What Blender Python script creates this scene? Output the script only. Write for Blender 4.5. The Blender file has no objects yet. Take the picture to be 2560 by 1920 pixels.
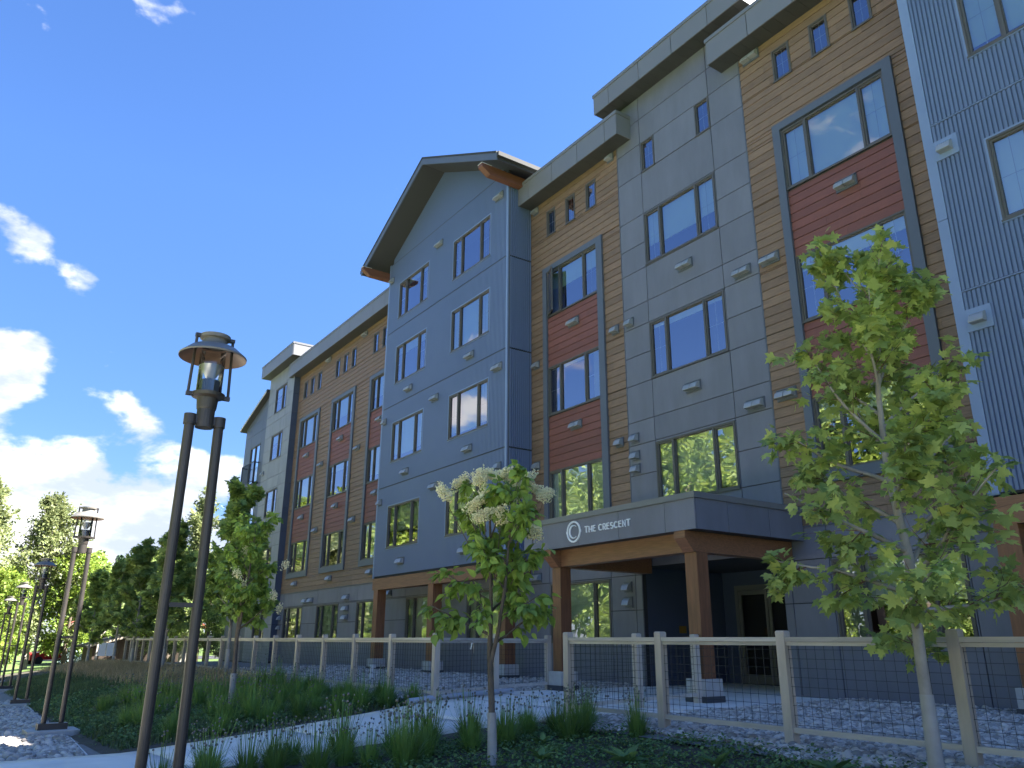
import bpy, math, random
import numpy as np
from mathutils import Vector, Matrix

# ------------------------------------------------------------------ camera, sky, sun, exposure
SC = bpy.context.scene
COL = SC.collection
EYE = 1.6                                   # eye height above the walk; building levels below are measured from the eye
PITCH, ROLL, YAW, FPX = 0.315634, 0.0050645, 0.6030437, 1971.3
cam_d = bpy.data.cameras.new('camera'); cam = bpy.data.objects.new('camera', cam_d); COL.objects.link(cam)
f0 = Vector((-math.cos(YAW), math.sin(YAW), 0)); upv = Vector((0, 0, 1))
fw = f0 * math.cos(PITCH) + upv * math.sin(PITCH); rt = f0.cross(upv); uu = rt.cross(fw)
r1 = rt * math.cos(ROLL) + uu * math.sin(ROLL); u1 = uu * math.cos(ROLL) - rt * math.sin(ROLL)
cam.matrix_world = Matrix(((r1.x, u1.x, -fw.x, 0), (r1.y, u1.y, -fw.y, 0), (r1.z, u1.z, -fw.z, EYE), (0, 0, 0, 1)))
cam_d.sensor_width = 36; cam_d.lens = FPX / 2560 * 36; cam_d.clip_start = 0.05; cam_d.clip_end = 4000
SC.camera = cam

SUN_DIR = Vector((0.66, 1.0, 1.36)).normalized()        # towards the sun: behind the building, to the right
SUN_EL = math.asin(SUN_DIR.z)
W = bpy.data.worlds.new('World'); SC.world = W; W.use_nodes = True
nt = W.node_tree; nt.nodes.clear()
def N(t, kind, **kw):
    n = t.nodes.new(kind)
    for k, v in kw.items(): setattr(n, k, v)
    return n
sky = N(nt, 'ShaderNodeTexSky', sky_type='NISHITA', sun_disc=False)
sky.sun_elevation = SUN_EL
sky.sun_rotation = math.atan2(SUN_DIR.x, SUN_DIR.y)
sky.altitude = 600; sky.air_density = 1.0; sky.dust_density = 0.25; sky.ozone_density = 3.0
bgn = N(nt, 'ShaderNodeBackground'); bgn.inputs['Strength'].default_value = 0.11
outw = N(nt, 'ShaderNodeOutputWorld')
hs = N(nt, 'ShaderNodeHueSaturation'); hs.inputs['Saturation'].default_value = 1.06; hs.inputs['Value'].default_value = 1.0
tint = N(nt, 'ShaderNodeMix', data_type='RGBA', blend_type='MULTIPLY'); tint.inputs[0].default_value = 1.0; tint.inputs[7].default_value = (0.305, 0.345, 0.435, 1)
lowv = N(nt, 'ShaderNodeMix', data_type='RGBA', blend_type='MULTIPLY'); lowv.inputs[0].default_value = 1.0
lowr = N(nt, 'ShaderNodeMapRange'); lowr.inputs['From Min'].default_value = -0.02; lowr.inputs['From Max'].default_value = 0.5; lowr.inputs['To Min'].default_value = 0.50; lowr.inputs['To Max'].default_value = 1.0
tc0 = N(nt, 'ShaderNodeTexCoord'); sp0 = N(nt, 'ShaderNodeSeparateXYZ'); nt.links.new(tc0.outputs['Generated'], sp0.inputs[0]); nt.links.new(sp0.outputs['Z'], lowr.inputs['Value'])
nt.links.new(sky.outputs[0], lowv.inputs[6]); nt.links.new(lowr.outputs[0], lowv.inputs[7]); nt.links.new(lowv.outputs[2], tint.inputs[6]); nt.links.new(tint.outputs[2], hs.inputs['Color'])
tcw = N(nt, 'ShaderNodeTexCoord')
sepw = N(nt, 'ShaderNodeSeparateXYZ'); nt.links.new(tcw.outputs['Generated'], sepw.inputs[0])
def wmath(op, a, b=None, c=None, clamp=False):
    n = N(nt, 'ShaderNodeMath', operation=op); n.use_clamp = clamp
    for i, v in enumerate((a, b, c)):
        if v is None: continue
        if isinstance(v, (int, float)): n.inputs[i].default_value = v
        else: nt.links.new(v, n.inputs[i])
    return n.outputs[0]
def wnoise(scale, detail, rough, stretch, off=(0, 0, 0), dist=0.0):
    mp = N(nt, 'ShaderNodeMapping'); mp.inputs['Scale'].default_value = stretch; mp.inputs['Location'].default_value = off
    nt.links.new(tcw.outputs['Generated'], mp.inputs[0])
    n = N(nt, 'ShaderNodeTexNoise'); n.inputs['Scale'].default_value = scale; n.inputs['Detail'].default_value = detail
    n.inputs['Roughness'].default_value = rough; n.inputs['Distortion'].default_value = dist
    nt.links.new(mp.outputs[0], n.inputs['Vector']); return n.outputs['Fac']
def ramp(v, a, b, smooth=True):
    n = N(nt, 'ShaderNodeMapRange'); n.interpolation_type = 'SMOOTHSTEP' if smooth else 'LINEAR'
    n.inputs['From Min'].default_value = a; n.inputs['From Max'].default_value = b
    if isinstance(v, (int, float)): n.inputs['Value'].default_value = v
    else: nt.links.new(v, n.inputs['Value'])
    return n.outputs[0]
def blob(d, r):                              # a soft lobe of cloud cover round a direction of the sky
    dn = Vector(d).normalized()
    vm = N(nt, 'ShaderNodeVectorMath', operation='DISTANCE'); nt.links.new(tcw.outputs['Generated'], vm.inputs[0]); vm.inputs[1].default_value = dn
    return ramp(wmath('DIVIDE', vm.outputs['Value'], r), 1.0, 0.0)
big = wnoise(7.0, 8, 0.52, (1, 1, 2.2), (3.1, 0.4, 1.7))
fine = wnoise(17.0, 8, 0.55, (1, 1, 1.5), (0.3, 5.0, 2.0), 0.25)
nz = wmath('ADD', wmath('MULTIPLY', big, 0.66), wmath('MULTIPLY', fine, 0.34))
cover = wmath('MULTIPLY', ramp(sepw.outputs['Z'], 0.27, 0.08), 0.19)           # a bank of cumulus all round the horizon
spots = None
for d, r, a in [((-0.925, 0.006, 0.408), .060, .26), ((-0.905, -0.05, 0.42), .06, .22), ((-0.920, 0.062, 0.376), .045, .27),
                ((-0.775, 0.06, 0.640), .055, .20), ((-0.757, 0.10, 0.645), .05, .19), ((-0.962, 0.005, 0.277), .075, .30), ((-0.98, -0.06, 0.26), .10, .3),
                ((-0.966, 0.15, 0.222), .075, .16), ((-0.98, 0.03, 0.165), .12, .16), ((-0.984, 0.11, 0.140), .10, .16), ((-0.973, 0.20, 0.125), .10, .16), ((-0.955, 0.22, 0.19), .05, .12), ((-0.45, -0.72, 0.52), .22, .17), ((-0.72, -0.50, 0.30), .22, .16), ((0.3, -0.8, 0.5), .3, .18), ((-0.55, -0.45, 0.66), .2, .12)]:
    b = wmath('MULTIPLY', blob(d, r), a)
    spots = b if spots is None else wmath('ADD', spots, b)
dens = wmath('SUBTRACT', wmath('ADD', wmath('ADD', nz, cover), spots), wmath('MULTIPLY', ramp(sepw.outputs['Z'], 0.26, 0.42), 0.055))
cmask = ramp(dens, 0.605, 0.705)
haze = wmath('MULTIPLY', ramp(sepw.outputs['Z'], 0.25, 0.0), 0.12)
cmask = wmath('MAXIMUM', wmath('MULTIPLY', cmask, 0.97), haze)
shade = wnoise(8.0, 8, 0.6, (1, 1, 2.6), (3.1, 0.4, 2.02))
csh = ramp(wmath('SUBTRACT', wmath('ADD', wmath('MULTIPLY', nz, 0.6), 0.35), wmath('MULTIPLY', shade, 0.62)), 0.26, 0.44)
cmix = N(nt, 'ShaderNodeMix', data_type='RGBA'); cmix.inputs[6].default_value = (1.0, 1.13, 1.42, 1); cmix.inputs[7].default_value = (2.05, 2.05, 2.1, 1)
nt.links.new(csh, cmix.inputs[0])
skm = N(nt, 'ShaderNodeMix', data_type='RGBA')
nt.links.new(cmask, skm.inputs[0]); nt.links.new(hs.outputs[0], skm.inputs[6]); nt.links.new(cmix.outputs[2], skm.inputs[7])
nt.links.new(skm.outputs[2], bgn.inputs['Color']); nt.links.new(bgn.outputs[0], outw.inputs['Surface'])

sun_d = bpy.data.lights.new('sun', 'SUN'); sun_d.energy = 4.7; sun_d.angle = math.radians(0.53); sun_d.color = (1.0, 0.95, 0.87)
sun = bpy.data.objects.new('sun', sun_d); COL.objects.link(sun)
sun.rotation_euler = SUN_DIR.to_track_quat('Z', 'Y').to_euler(); sun.location = (20, 40, 60)
SC.view_settings.view_transform = 'Standard'; SC.view_settings.look = 'None'
SC.view_settings.exposure = 2.88; SC.view_settings.gamma = 1.0; SC.view_settings.use_curve_mapping = False
SC.render.engine = 'CYCLES'
SC.cycles.max_bounces = 8; SC.cycles.transparent_max_bounces = 16; SC.cycles.sample_clamp_indirect = 6

random.seed(11); RNG = np.random.default_rng(11)

# ------------------------------------------------------------------ materials
def lin(c):
    return tuple((x / 255 / 12.92 if x <= 10 else ((x / 255 + 0.055) / 1.055) ** 2.4) for x in c) + (1,)
MATS = {}
def mat(name, col, rough=0.6, metal=0.0, spec=0.5, noise=None, vary=0.0, bump=None, stretch=(1, 1, 1), trans=0.0, streak=None, tone=0.0, tonehue=0.0):
    """noise=(scale, amount) mottles the colour; vary = difference from object to object; bump=(scale, strength);
    streak=(scale, threshold, colour, amount) = pale worn flecks along the grain; trans = light passing through a leaf"""
    m = bpy.data.materials.new(name); m.use_nodes = True; t = m.node_tree
    p = t.nodes['Principled BSDF']; out = t.nodes['Material Output']
    p.inputs['Roughness'].default_value = rough; p.inputs['Metallic'].default_value = metal; p.inputs['Specular IOR Level'].default_value = spec
    c = N(t, 'ShaderNodeRGB'); c.outputs[0].default_value = tuple(col[:3]) + (1,); cur = c.outputs[0]
    geo = N(t, 'ShaderNodeNewGeometry'); mp = N(t, 'ShaderNodeMapping'); mp.inputs['Scale'].default_value = stretch
    t.links.new(geo.outputs['Position'], mp.inputs[0])
    def hsv(val):
        nonlocal cur
        h = N(t, 'ShaderNodeHueSaturation'); t.links.new(cur, h.inputs['Color']); t.links.new(val, h.inputs['Value']); cur = h.outputs[0]
    def rng(v, a, b, c0, c1, sm=False):
        n = N(t, 'ShaderNodeMapRange');
        if sm: n.interpolation_type = 'SMOOTHSTEP'
        for k, x in zip(('From Min', 'From Max', 'To Min', 'To Max'), (a, b, c0, c1)): n.inputs[k].default_value = x
        t.links.new(v, n.inputs['Value']); return n.outputs[0]
    def tex(scale, detail=6, rough_=0.6, off=None):
        n = N(t, 'ShaderNodeTexNoise'); n.inputs['Scale'].default_value = scale; n.inputs['Detail'].default_value = detail; n.inputs['Roughness'].default_value = rough_
        src = mp.outputs[0]
        if off is not None:
            a = N(t, 'ShaderNodeVectorMath', operation='ADD'); t.links.new(src, a.inputs[0]); t.links.new(off, a.inputs[1]); src = a.outputs[0]
        t.links.new(src, n.inputs['Vector']); return n.outputs['Fac']
    oi = N(t, 'ShaderNodeObjectInfo')
    sc_ = N(t, 'ShaderNodeVectorMath', operation='SCALE'); sc_.inputs[0].default_value = (37, 53, 91); t.links.new(oi.outputs['Random'], sc_.inputs['Scale'])
    offv = sc_.outputs[0]
    if tone:                                   # difference from leaf to leaf, stone to stone
        at = N(t, 'ShaderNodeAttribute', attribute_name='tone')
        h = N(t, 'ShaderNodeHueSaturation'); t.links.new(cur, h.inputs['Color']); t.links.new(rng(at.outputs['Fac'], 0, 1, 1 - tone, 1 + tone), h.inputs['Value'])
        if tonehue: t.links.new(rng(at.outputs['Fac'], 0, 1, .5 + tonehue, .5 - tonehue), h.inputs['Hue'])
        cur = h.outputs[0]
    if vary: hsv(rng(oi.outputs['Random'], 0, 1, 1 - vary, 1 + vary))
    if noise: hsv(rng(tex(noise[0], off=offv if vary else None), 0.28, 0.72, 1 - noise[1], 1 + noise[1]))
    if streak:
        f = rng(tex(streak[0], 4, 0.7, offv), streak[1], streak[1] + 0.09, 0, streak[3], True)
        f2 = rng(tex(streak[0] * 0.13, 2, 0.5, offv), 0.44, 0.62, 0, 1, True)
        mu = N(t, 'ShaderNodeMath', operation='MULTIPLY'); t.links.new(f, mu.inputs[0]); t.links.new(f2, mu.inputs[1])
        mx = N(t, 'ShaderNodeMix', data_type='RGBA'); t.links.new(mu.outputs[0], mx.inputs[0]); t.links.new(cur, mx.inputs[6]); mx.inputs[7].default_value = tuple(streak[2][:3]) + (1,); cur = mx.outputs[2]
    t.links.new(cur, p.inputs['Base Color'])
    if bump:
        b = N(t, 'ShaderNodeBump'); b.inputs['Strength'].default_value = bump[1]; b.inputs['Distance'].default_value = bump[2] if len(bump) > 2 else 0.01
        t.links.new(tex(bump[0], 5), b.inputs['Height']); t.links.new(b.outputs[0], p.inputs['Normal'])
    if trans:
        tr = N(t, 'ShaderNodeBsdfTranslucent'); t.links.new(cur, tr.inputs['Color'])
        h = N(t, 'ShaderNodeHueSaturation'); h.inputs['Hue'].default_value = 0.485; h.inputs['Value'].default_value = 1.25; t.links.new(cur, h.inputs['Color']); t.links.new(h.outputs[0], tr.inputs['Color'])
        ms = N(t, 'ShaderNodeMixShader'); ms.inputs[0].default_value = trans
        t.links.new(p.outputs[0], ms.inputs[1]); t.links.new(tr.outputs[0], ms.inputs[2]); t.links.new(ms.outputs[0], out.inputs['Surface'])
    MATS[name] = m; return m
def glass_mat(name, ior, add, tint, col=(1, 1, 1), wob=0.0):
    """a flat pane: mirror reflection by angle over see-through glass; wob = slight waviness of the sheet"""
    m = bpy.data.materials.new(name); m.use_nodes = True; t = m.node_tree; t.nodes.remove(t.nodes['Principled BSDF']); out = t.nodes['Material Output']
    fr = N(t, 'ShaderNodeFresnel'); fr.inputs['IOR'].default_value = ior
    ad = N(t, 'ShaderNodeMath', operation='ADD'); ad.inputs[1].default_value = add; ad.use_clamp = True; t.links.new(fr.outputs[0], ad.inputs[0])
    g = N(t, 'ShaderNodeBsdfGlossy'); g.inputs['Roughness'].default_value = 0.006; g.inputs['Color'].default_value = tuple(col) + (1,)
    tr = N(t, 'ShaderNodeBsdfTransparent'); tr.inputs['Color'].default_value = tuple(tint) + (1,)
    if wob:
        geo = N(t, 'ShaderNodeNewGeometry'); n = N(t, 'ShaderNodeTexNoise'); n.inputs['Scale'].default_value = 1.6; n.inputs['Detail'].default_value = 1.0
        t.links.new(geo.outputs['Position'], n.inputs['Vector'])
        b = N(t, 'ShaderNodeBump'); b.inputs['Strength'].default_value = wob; b.inputs['Distance'].default_value = 0.02; t.links.new(n.outputs['Fac'], b.inputs['Height'])
        t.links.new(b.outputs[0], g.inputs['Normal'])
    mx = N(t, 'ShaderNodeMixShader'); t.links.new(ad.outputs[0], mx.inputs[0]); t.links.new(tr.outputs[0], mx.inputs[1]); t.links.new(g.outputs[0], mx.inputs[2])
    t.links.new(mx.outputs[0], out.inputs['Surface']); MATS[name] = m; return m

WOODX = (0.55, 4.0, 9.0)
mat('brown_plank', (0.200, 0.128, 0.079), 0.62, vary=0.14, noise=(7.0, 0.28), stretch=WOODX, bump=(16, 0.35, 0.006), streak=(7.5, 0.60, (0.46, 0.34, 0.21), 0.45))
mat('red_plank', (0.180, 0.066, 0.048), 0.6, vary=0.10, noise=(7.0, 0.20), stretch=WOODX, bump=(16, 0.3, 0.006), streak=(9, 0.66, (0.42, 0.27, 0.22), 0.30))
mat('grey_panel', (0.147, 0.154, 0.190), 0.55, vary=0.05, noise=(2.6, 0.12), stretch=(1, 1, 0.3), bump=(60, 0.05))
mat('light_grey_panel', (0.228, 0.238, 0.258), 0.55, vary=0.05, noise=(2.6, 0.12), stretch=(1, 1, 0.3), bump=(60, 0.05))
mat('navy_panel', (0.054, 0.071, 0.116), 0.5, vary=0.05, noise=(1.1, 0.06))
mat('fascia_metal', (0.165, 0.168, 0.182), 0.45, spec=0.5, vary=0.03, noise=(0.8, 0.05))
mat('coping_metal', (0.155, 0.158, 0.165), 0.4, noise=(0.8, 0.06))
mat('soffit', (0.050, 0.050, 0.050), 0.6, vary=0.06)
mat('blue_metal', (0.118, 0.160, 0.268), 0.42, spec=0.55, noise=(0.6, 0.05))
mat('blue_trim', (0.180, 0.245, 0.400), 0.42, noise=(0.8, 0.05))
mat('surround', (0.092, 0.108, 0.142), 0.5, noise=(1.0, 0.05))
mat('window_frame', (0.088, 0.082, 0.074), 0.45, noise=(2.0, 0.06))
mat('muntin', (0.550, 0.550, 0.560), 0.5)
mat('white_vinyl', (0.62, 0.62, 0.60), 0.5, noise=(3, 0.05))
mat('blind', (0.740, 0.800, 0.770), 0.8, noise=(0.8, 0.04))
mat('curtain', (0.50, 0.50, 0.47), 0.85, noise=(2, 0.08))
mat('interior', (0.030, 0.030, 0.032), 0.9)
mat('roof_dark', (0.040, 0.041, 0.044), 0.8, noise=(3, 0.1), bump=(20, 0.3))
mat('vent_metal', (0.330, 0.345, 0.360), 0.42, metal=0.25, vary=0.06, noise=(5, 0.06))
mat('vent_dark', (0.05, 0.052, 0.055), 0.6)
mat('timber', (0.195, 0.083, 0.039), 0.5, vary=0.10, noise=(5, 0.28), stretch=(5, 5, 0.45), bump=(18, 0.15, 0.004))
mat('glulam_dark', (0.150, 0.058, 0.028), 0.5, noise=(6, 0.25), stretch=(3, .5, 9))
mat('timber_beam', (0.226, 0.104, 0.051), 0.5, vary=0.10, noise=(6, 0.30), stretch=(0.5, 3.0, 9.0), bump=(18, 0.15, 0.004))
mat('concrete', (0.750, 0.705, 0.635), 0.85, noise=(1.3, 0.13), bump=(70, 0.12))
mat('pier_stone', (0.420, 0.410, 0.390), 0.85, noise=(6, 0.14), bump=(40, 0.2))
mat('pier_dark', (0.055, 0.058, 0.065), 0.7, noise=(6, 0.12))
mat('fence_wood', (0.455, 0.395, 0.325), 0.75, vary=0.16, noise=(6, 0.22), stretch=(1.0, 1.0, 0.22), bump=(26, 0.3, 0.004), streak=(7, 0.66, (0.17, 0.12, 0.075), 0.65))
mat('fence_rail', (0.490, 0.445, 0.385), 0.75, vary=0.14, noise=(6, 0.20), stretch=(0.25, 1, 2.2), bump=(26, 0.3, 0.004), streak=(7, 0.66, (0.15, 0.11, 0.075), 0.65))
mat('wire', (0.022, 0.025, 0.033), 0.45, metal=0.4)
mat('stone', (0.410, 0.372, 0.328), 0.7, noise=(9, 0.18), bump=(40, 0.1), tone=0.48, tonehue=0)
mat('stone_bed', (0.200, 0.190, 0.180), 0.9, noise=(14, 0.4), bump=(14, 0.6, 0.03))
mat('soil', (0.061, 0.053, 0.039), 0.95, noise=(3.5, 0.45), bump=(9, 0.8, 0.04))
mat('bronze', (0.052, 0.045, 0.040), 0.42, metal=0.15, spec=0.5, noise=(3, 0.18), vary=0.05, streak=(55, 0.73, (0.55, 0.54, 0.52), 0.8))
mat('lamp_hood', (0.16, 0.15, 0.135), 0.45, noise=(5, 0.2))  # bronze hood, its colour lightened for the sky light on top
mat('hood_under_lit', (0.16, 0.095, 0.055), 0.5, noise=(6, 0.2))  # warm light bounced under the hood, put into the colour
mat('reflector', (0.62, 0.58, 0.50), 0.28, metal=0.5)
mat('bark_grey', (0.290, 0.265, 0.230), 0.85, noise=(9, 0.28), stretch=(1, 1, 0.5), bump=(22, 0.4, 0.006))
mat('bark_brown', (0.115, 0.090, 0.068), 0.85, noise=(9, 0.3), bump=(22, 0.5, 0.006))
mat('twig_red', (0.130, 0.060, 0.040), 0.7)
mat('tree_wrap', (0.330, 0.320, 0.300), 0.8, noise=(7, 0.14), bump=(9, 0.5, 0.02))
mat('maple_leaf', (0.335, 0.420, 0.115), 0.55, spec=0.35, noise=(2.2, 0.34), trans=0.42, tone=0.34, tonehue=0.02)
mat('lilac_leaf', (0.235, 0.350, 0.066), 0.5, spec=0.4, noise=(3, 0.32), trans=0.36, tone=0.3, tonehue=0.012)
mat('lilac_flower', (0.930, 0.900, 0.660), 0.8, noise=(14, 0.10), trans=0.5, tone=0.1, tonehue=0)
mat('chive_leaf', (0.140, 0.250, 0.055), 0.5, spec=0.4, vary=0.22, noise=(3, 0.3), trans=0.25)
mat('chive_flower', (0.165, 0.160, 0.135), 0.85, noise=(12, 0.3))
mat('chive_bud', (0.300, 0.330, 0.250), 0.8)
mat('weed_leaf', (0.115, 0.203, 0.057), 0.6, noise=(1.6, 0.45), trans=0.25, tone=0.4, tonehue=0.02)
mat('dry_grass', (0.368, 0.287, 0.149), 0.8, noise=(0.7, 0.42), trans=0.2, tone=0.35, tonehue=0.01)
mat('green_grass', (0.095, 0.140, 0.046), 0.7, noise=(0.6, 0.45), trans=0.25, tone=0.4, tonehue=0.02)
mat('tree_leaf_dark', (0.205, 0.290, 0.080), 0.55, noise=(0.55, 0.30), trans=0.45, tone=0.4, tonehue=0.015)
mat('tree_leaf_mid', (0.200, 0.290, 0.070), 0.55, noise=(0.5, 0.38), trans=0.35, tone=0.4, tonehue=0.015)
mat('tree_leaf_pale', (0.200, 0.240, 0.100), 0.55, noise=(0.5, 0.35), trans=0.35, tone=0.4, tonehue=0.015)
mat('tree_leaf_bright', (0.190, 0.280, 0.045), 0.55, noise=(0.5, 0.35), trans=0.38, tone=0.4, tonehue=0.015)
mat('conifer_leaf', (0.045, 0.085, 0.045), 0.7, noise=(0.6, 0.4), tone=0.4, tonehue=0)
mat('spruce_blue', (0.20, 0.27, 0.27), 0.7, noise=(1.5, 0.3), tone=0.3, tonehue=0)
mat('lawn', (0.10, 0.16, 0.035), 0.9, noise=(0.25, 0.35), bump=(4, 0.4, 0.05))
mat('asphalt', (0.052, 0.052, 0.054), 0.9, noise=(3, 0.2))
mat('letter', (0.80, 0.82, 0.84), 0.5)
mat('plastic_pipe', (0.42, 0.45, 0.50), 0.4, noise=(3, 0.08))
mat('door_frame', (0.175, 0.170, 0.158), 0.4, metal=0.3)
mat('brass_plate', (0.32, 0.18, 0.035), 0.4, metal=0.4)
mat('car_red', (0.42, 0.022, 0.026), 0.3, spec=0.6)
mat('tyre', (0.02, 0.02, 0.02), 0.9)
mat('shed_wood', (0.060, 0.042, 0.030), 0.8, noise=(3, 0.3), stretch=(4, 4, 0.5))
mat('red_roof', (0.42, 0.135, 0.075), 0.7, noise=(2, 0.15))
mat('sign_white', (0.70, 0.74, 0.78), 0.6)
mat('plank_joint', (0.030, 0.020, 0.014), 0.9)
mat('panel_joint', (0.030, 0.034, 0.042), 0.9)
glass_mat('window_glass', 1.9, 0.19, (0.70, 0.80, 0.78), (0.98, 0.92, 1.0), 0.12)
glass_mat('door_glass', 1.5, 0.02, (0.55, 0.55, 0.5))
glass_mat('lamp_glass', 1.5, 0.06, (0.84, 0.87, 0.89))

# ------------------------------------------------------------------ mesh helpers
ORG = {}
def setup(o, parent=None, world=True):
    COL.objects.link(o)
    if parent is not None:
        o.parent = parent
        if world: o.location = -ORG[parent]
    ORG[o] = Vector((0, 0, 0)) if world else (ORG[parent] + Vector(o.location) if parent is not None else Vector(o.location))
    return o
def tag(o, label=None, cat=None, group=None, kind=None):
    if label: o['label'] = label
    if cat: o['category'] = cat
    if group: o['group'] = group
    if kind: o['kind'] = kind
    return o
def empty(name, loc, parent=None):
    o = bpy.data.objects.new(name, None); COL.objects.link(o); o.empty_display_size = 0.3
    o.location = Vector(loc) - (ORG[parent] if parent is not None else Vector((0, 0, 0))); o.parent = parent
    ORG[o] = Vector(loc); return o
class MB:
    def __init__(s): s.v = []; s.f = []; s.m = []; s.cur = 0
    def quad(s, *p):
        n = len(s.v); s.v += [tuple(q) for q in p]; s.f.append(tuple(range(n, n + len(p)))); s.m.append(s.cur); return s
    def box(s, x0, x1, y0, y1, z0, z1):
        n = len(s.v)
        s.v += [(x0, y0, z0), (x1, y0, z0), (x1, y1, z0), (x0, y1, z0), (x0, y0, z1), (x1, y0, z1), (x1, y1, z1), (x0, y1, z1)]
        for f in ((0, 3, 2, 1), (4, 5, 6, 7), (0, 1, 5, 4), (1, 2, 6, 5), (2, 3, 7, 6), (3, 0, 4, 7)):
            s.f.append(tuple(n + i for i in f)); s.m.append(s.cur)
        return s
    def prism(s, poly, axis, a, b):
        """poly = points in the plane across the axis ('x': (y,z), 'y': (x,z), 'z': (x,y)), swept from a to b"""
        n = len(s.v); k = len(poly)
        mk = {'x': lambda p, t: (t, p[0], p[1]), 'y': lambda p, t: (p[0], t, p[1]), 'z': lambda p, t: (p[0], p[1], t)}[axis]
        s.v += [mk(p, a) for p in poly] + [mk(p, b) for p in poly]
        s.f.append(tuple(range(n, n + k))); s.m.append(s.cur); s.f.append(tuple(range(n + 2 * k - 1, n + k - 1, -1))); s.m.append(s.cur)
        for i in range(k):
            j = (i + 1) % k; s.f.append((n + i, n + k + i, n + k + j, n + j)); s.m.append(s.cur)
        return s
    def tube(s, pts, rad, seg=8, cap=True):
        pts = [Vector(p) for p in pts]
        if not hasattr(rad, '__len__'): rad = [rad] * len(pts)
        n0 = len(s.v); ref = Vector((0.31, 0.77, 0.55))
        for i, p in enumerate(pts):
            d = (pts[min(i + 1, len(pts) - 1)] - pts[max(i - 1, 0)]).normalized()
            a = d.cross(ref).normalized(); b = d.cross(a)
            for k in range(seg):
                t = 2 * math.pi * k / seg; q = p + (a * math.cos(t) + b * math.sin(t)) * rad[i]; s.v.append((q.x, q.y, q.z))
        for i in range(len(pts) - 1):
            for k in range(seg):
                k2 = (k + 1) % seg; a = n0 + i * seg
                s.f.append((a + k, a + k2, a + seg + k2, a + seg + k)); s.m.append(s.cur)
        if cap:
            s.f.append(tuple(n0 + k for k in range(seg))); s.m.append(s.cur)
            e = n0 + (len(pts) - 1) * seg; s.f.append(tuple(e + k for k in reversed(range(seg)))); s.m.append(s.cur)
        return s
    def lathe(s, prof, seg=24, c=(0, 0)):
        n0 = len(s.v)
        for r, z in prof:
            for k in range(seg):
                t = 2 * math.pi * k / seg; s.v.append((c[0] + r * math.cos(t), c[1] + r * math.sin(t), z))
        for i in range(len(prof) - 1):
            for k in range(seg):
                k2 = (k + 1) % seg; a = n0 + i * seg
                s.f.append((a + k, a + k2, a + seg + k2, a + seg + k)); s.m.append(s.cur)
        return s
    def mesh(s, name, mats, smooth=False):
        me = bpy.data.meshes.new(name); me.from_pydata(s.v, [], s.f); me.update()
        if not isinstance(mats, (list, tuple)): mats = [mats]
        for m in mats: me.materials.append(MATS[m])
        if len(mats) > 1: me.polygons.foreach_set('material_index', s.m)
        if smooth: me.polygons.foreach_set('use_smooth', [True] * len(me.polygons))
        return me
    def build(s, name, mats, parent=None, world=True, smooth=False, loc=None):
        o = bpy.data.objects.new(name, s.mesh(name, mats, smooth))
        if loc is not None: o.location = loc
        return setup(o, parent, world)
def fix_normals(me):
    import bmesh
    bm = bmesh.new(); bm.from_mesh(me); bmesh.ops.recalc_face_normals(bm, faces=bm.faces); bm.to_mesh(me); bm.free()
def smooth_angle(o, deg=40):
    me = o.data; me.polygons.foreach_set('use_smooth', [True] * len(me.polygons)); me.set_sharp_from_angle(angle=math.radians(deg))
def arr_mesh(name, verts, faces, mats, smooth=False, midx=None, inst=0):
    """verts (n,3) and faces (m,k) as arrays"""
    verts = np.asarray(verts, np.float32); faces = np.asarray(faces, np.int32)
    me = bpy.data.meshes.new(name); k = faces.shape[1]
    me.vertices.add(len(verts)); me.vertices.foreach_set('co', verts.ravel())
    me.loops.add(faces.size); me.loops.foreach_set('vertex_index', faces.ravel())
    me.polygons.add(len(faces)); me.polygons.foreach_set('loop_start', np.arange(0, faces.size, k, dtype=np.int32))
    if not isinstance(mats, (list, tuple)): mats = [mats]
    for m in mats: me.materials.append(MATS[m])
    if midx is not None: me.polygons.foreach_set('material_index', np.asarray(midx, np.int32))
    if smooth: me.polygons.foreach_set('use_smooth', np.ones(len(faces), bool))
    me.update(calc_edges=True)
    if inst:
        n = len(verts) // inst; tn = np.repeat(RNG.random(n), inst).astype(np.float32); me.attributes.new('tone', 'FLOAT', 'POINT').data.foreach_set('value', tn)
    return me
def scatter(tv, tf, pos, rot, scale):
    """copies of a template (verts tv, faces tf) at pos with rotation matrices rot (n,3,3) and scale (n,) or (n,3)"""
    n = len(pos); sc = np.asarray(scale); sc = sc[:, None, None] if sc.ndim == 1 else sc[:, None, :]
    v = (tv[None] * sc) @ np.transpose(rot, (0, 2, 1)) + pos[:, None, :]
    f = tf[None] + (np.arange(n) * len(tv))[:, None, None]
    return v.reshape(-1, 3), f.reshape(-1, tf.shape[1])
def frames(fwd, nrm):
    """rotation matrices whose y axis is fwd and z axis is near nrm"""
    y = fwd / np.linalg.norm(fwd, axis=1, keepdims=True); x = np.cross(y, nrm); x /= np.linalg.norm(x, axis=1, keepdims=True) + 1e-9
    z = np.cross(x, y); return np.stack((x, y, z), axis=2)
def merge(parts):
    vs, fs, o = [], [], 0
    for v, f in parts: vs.append(v); fs.append(f + o); o += len(v)
    return np.concatenate(vs), np.concatenate(fs)
UNIT = {}
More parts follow.
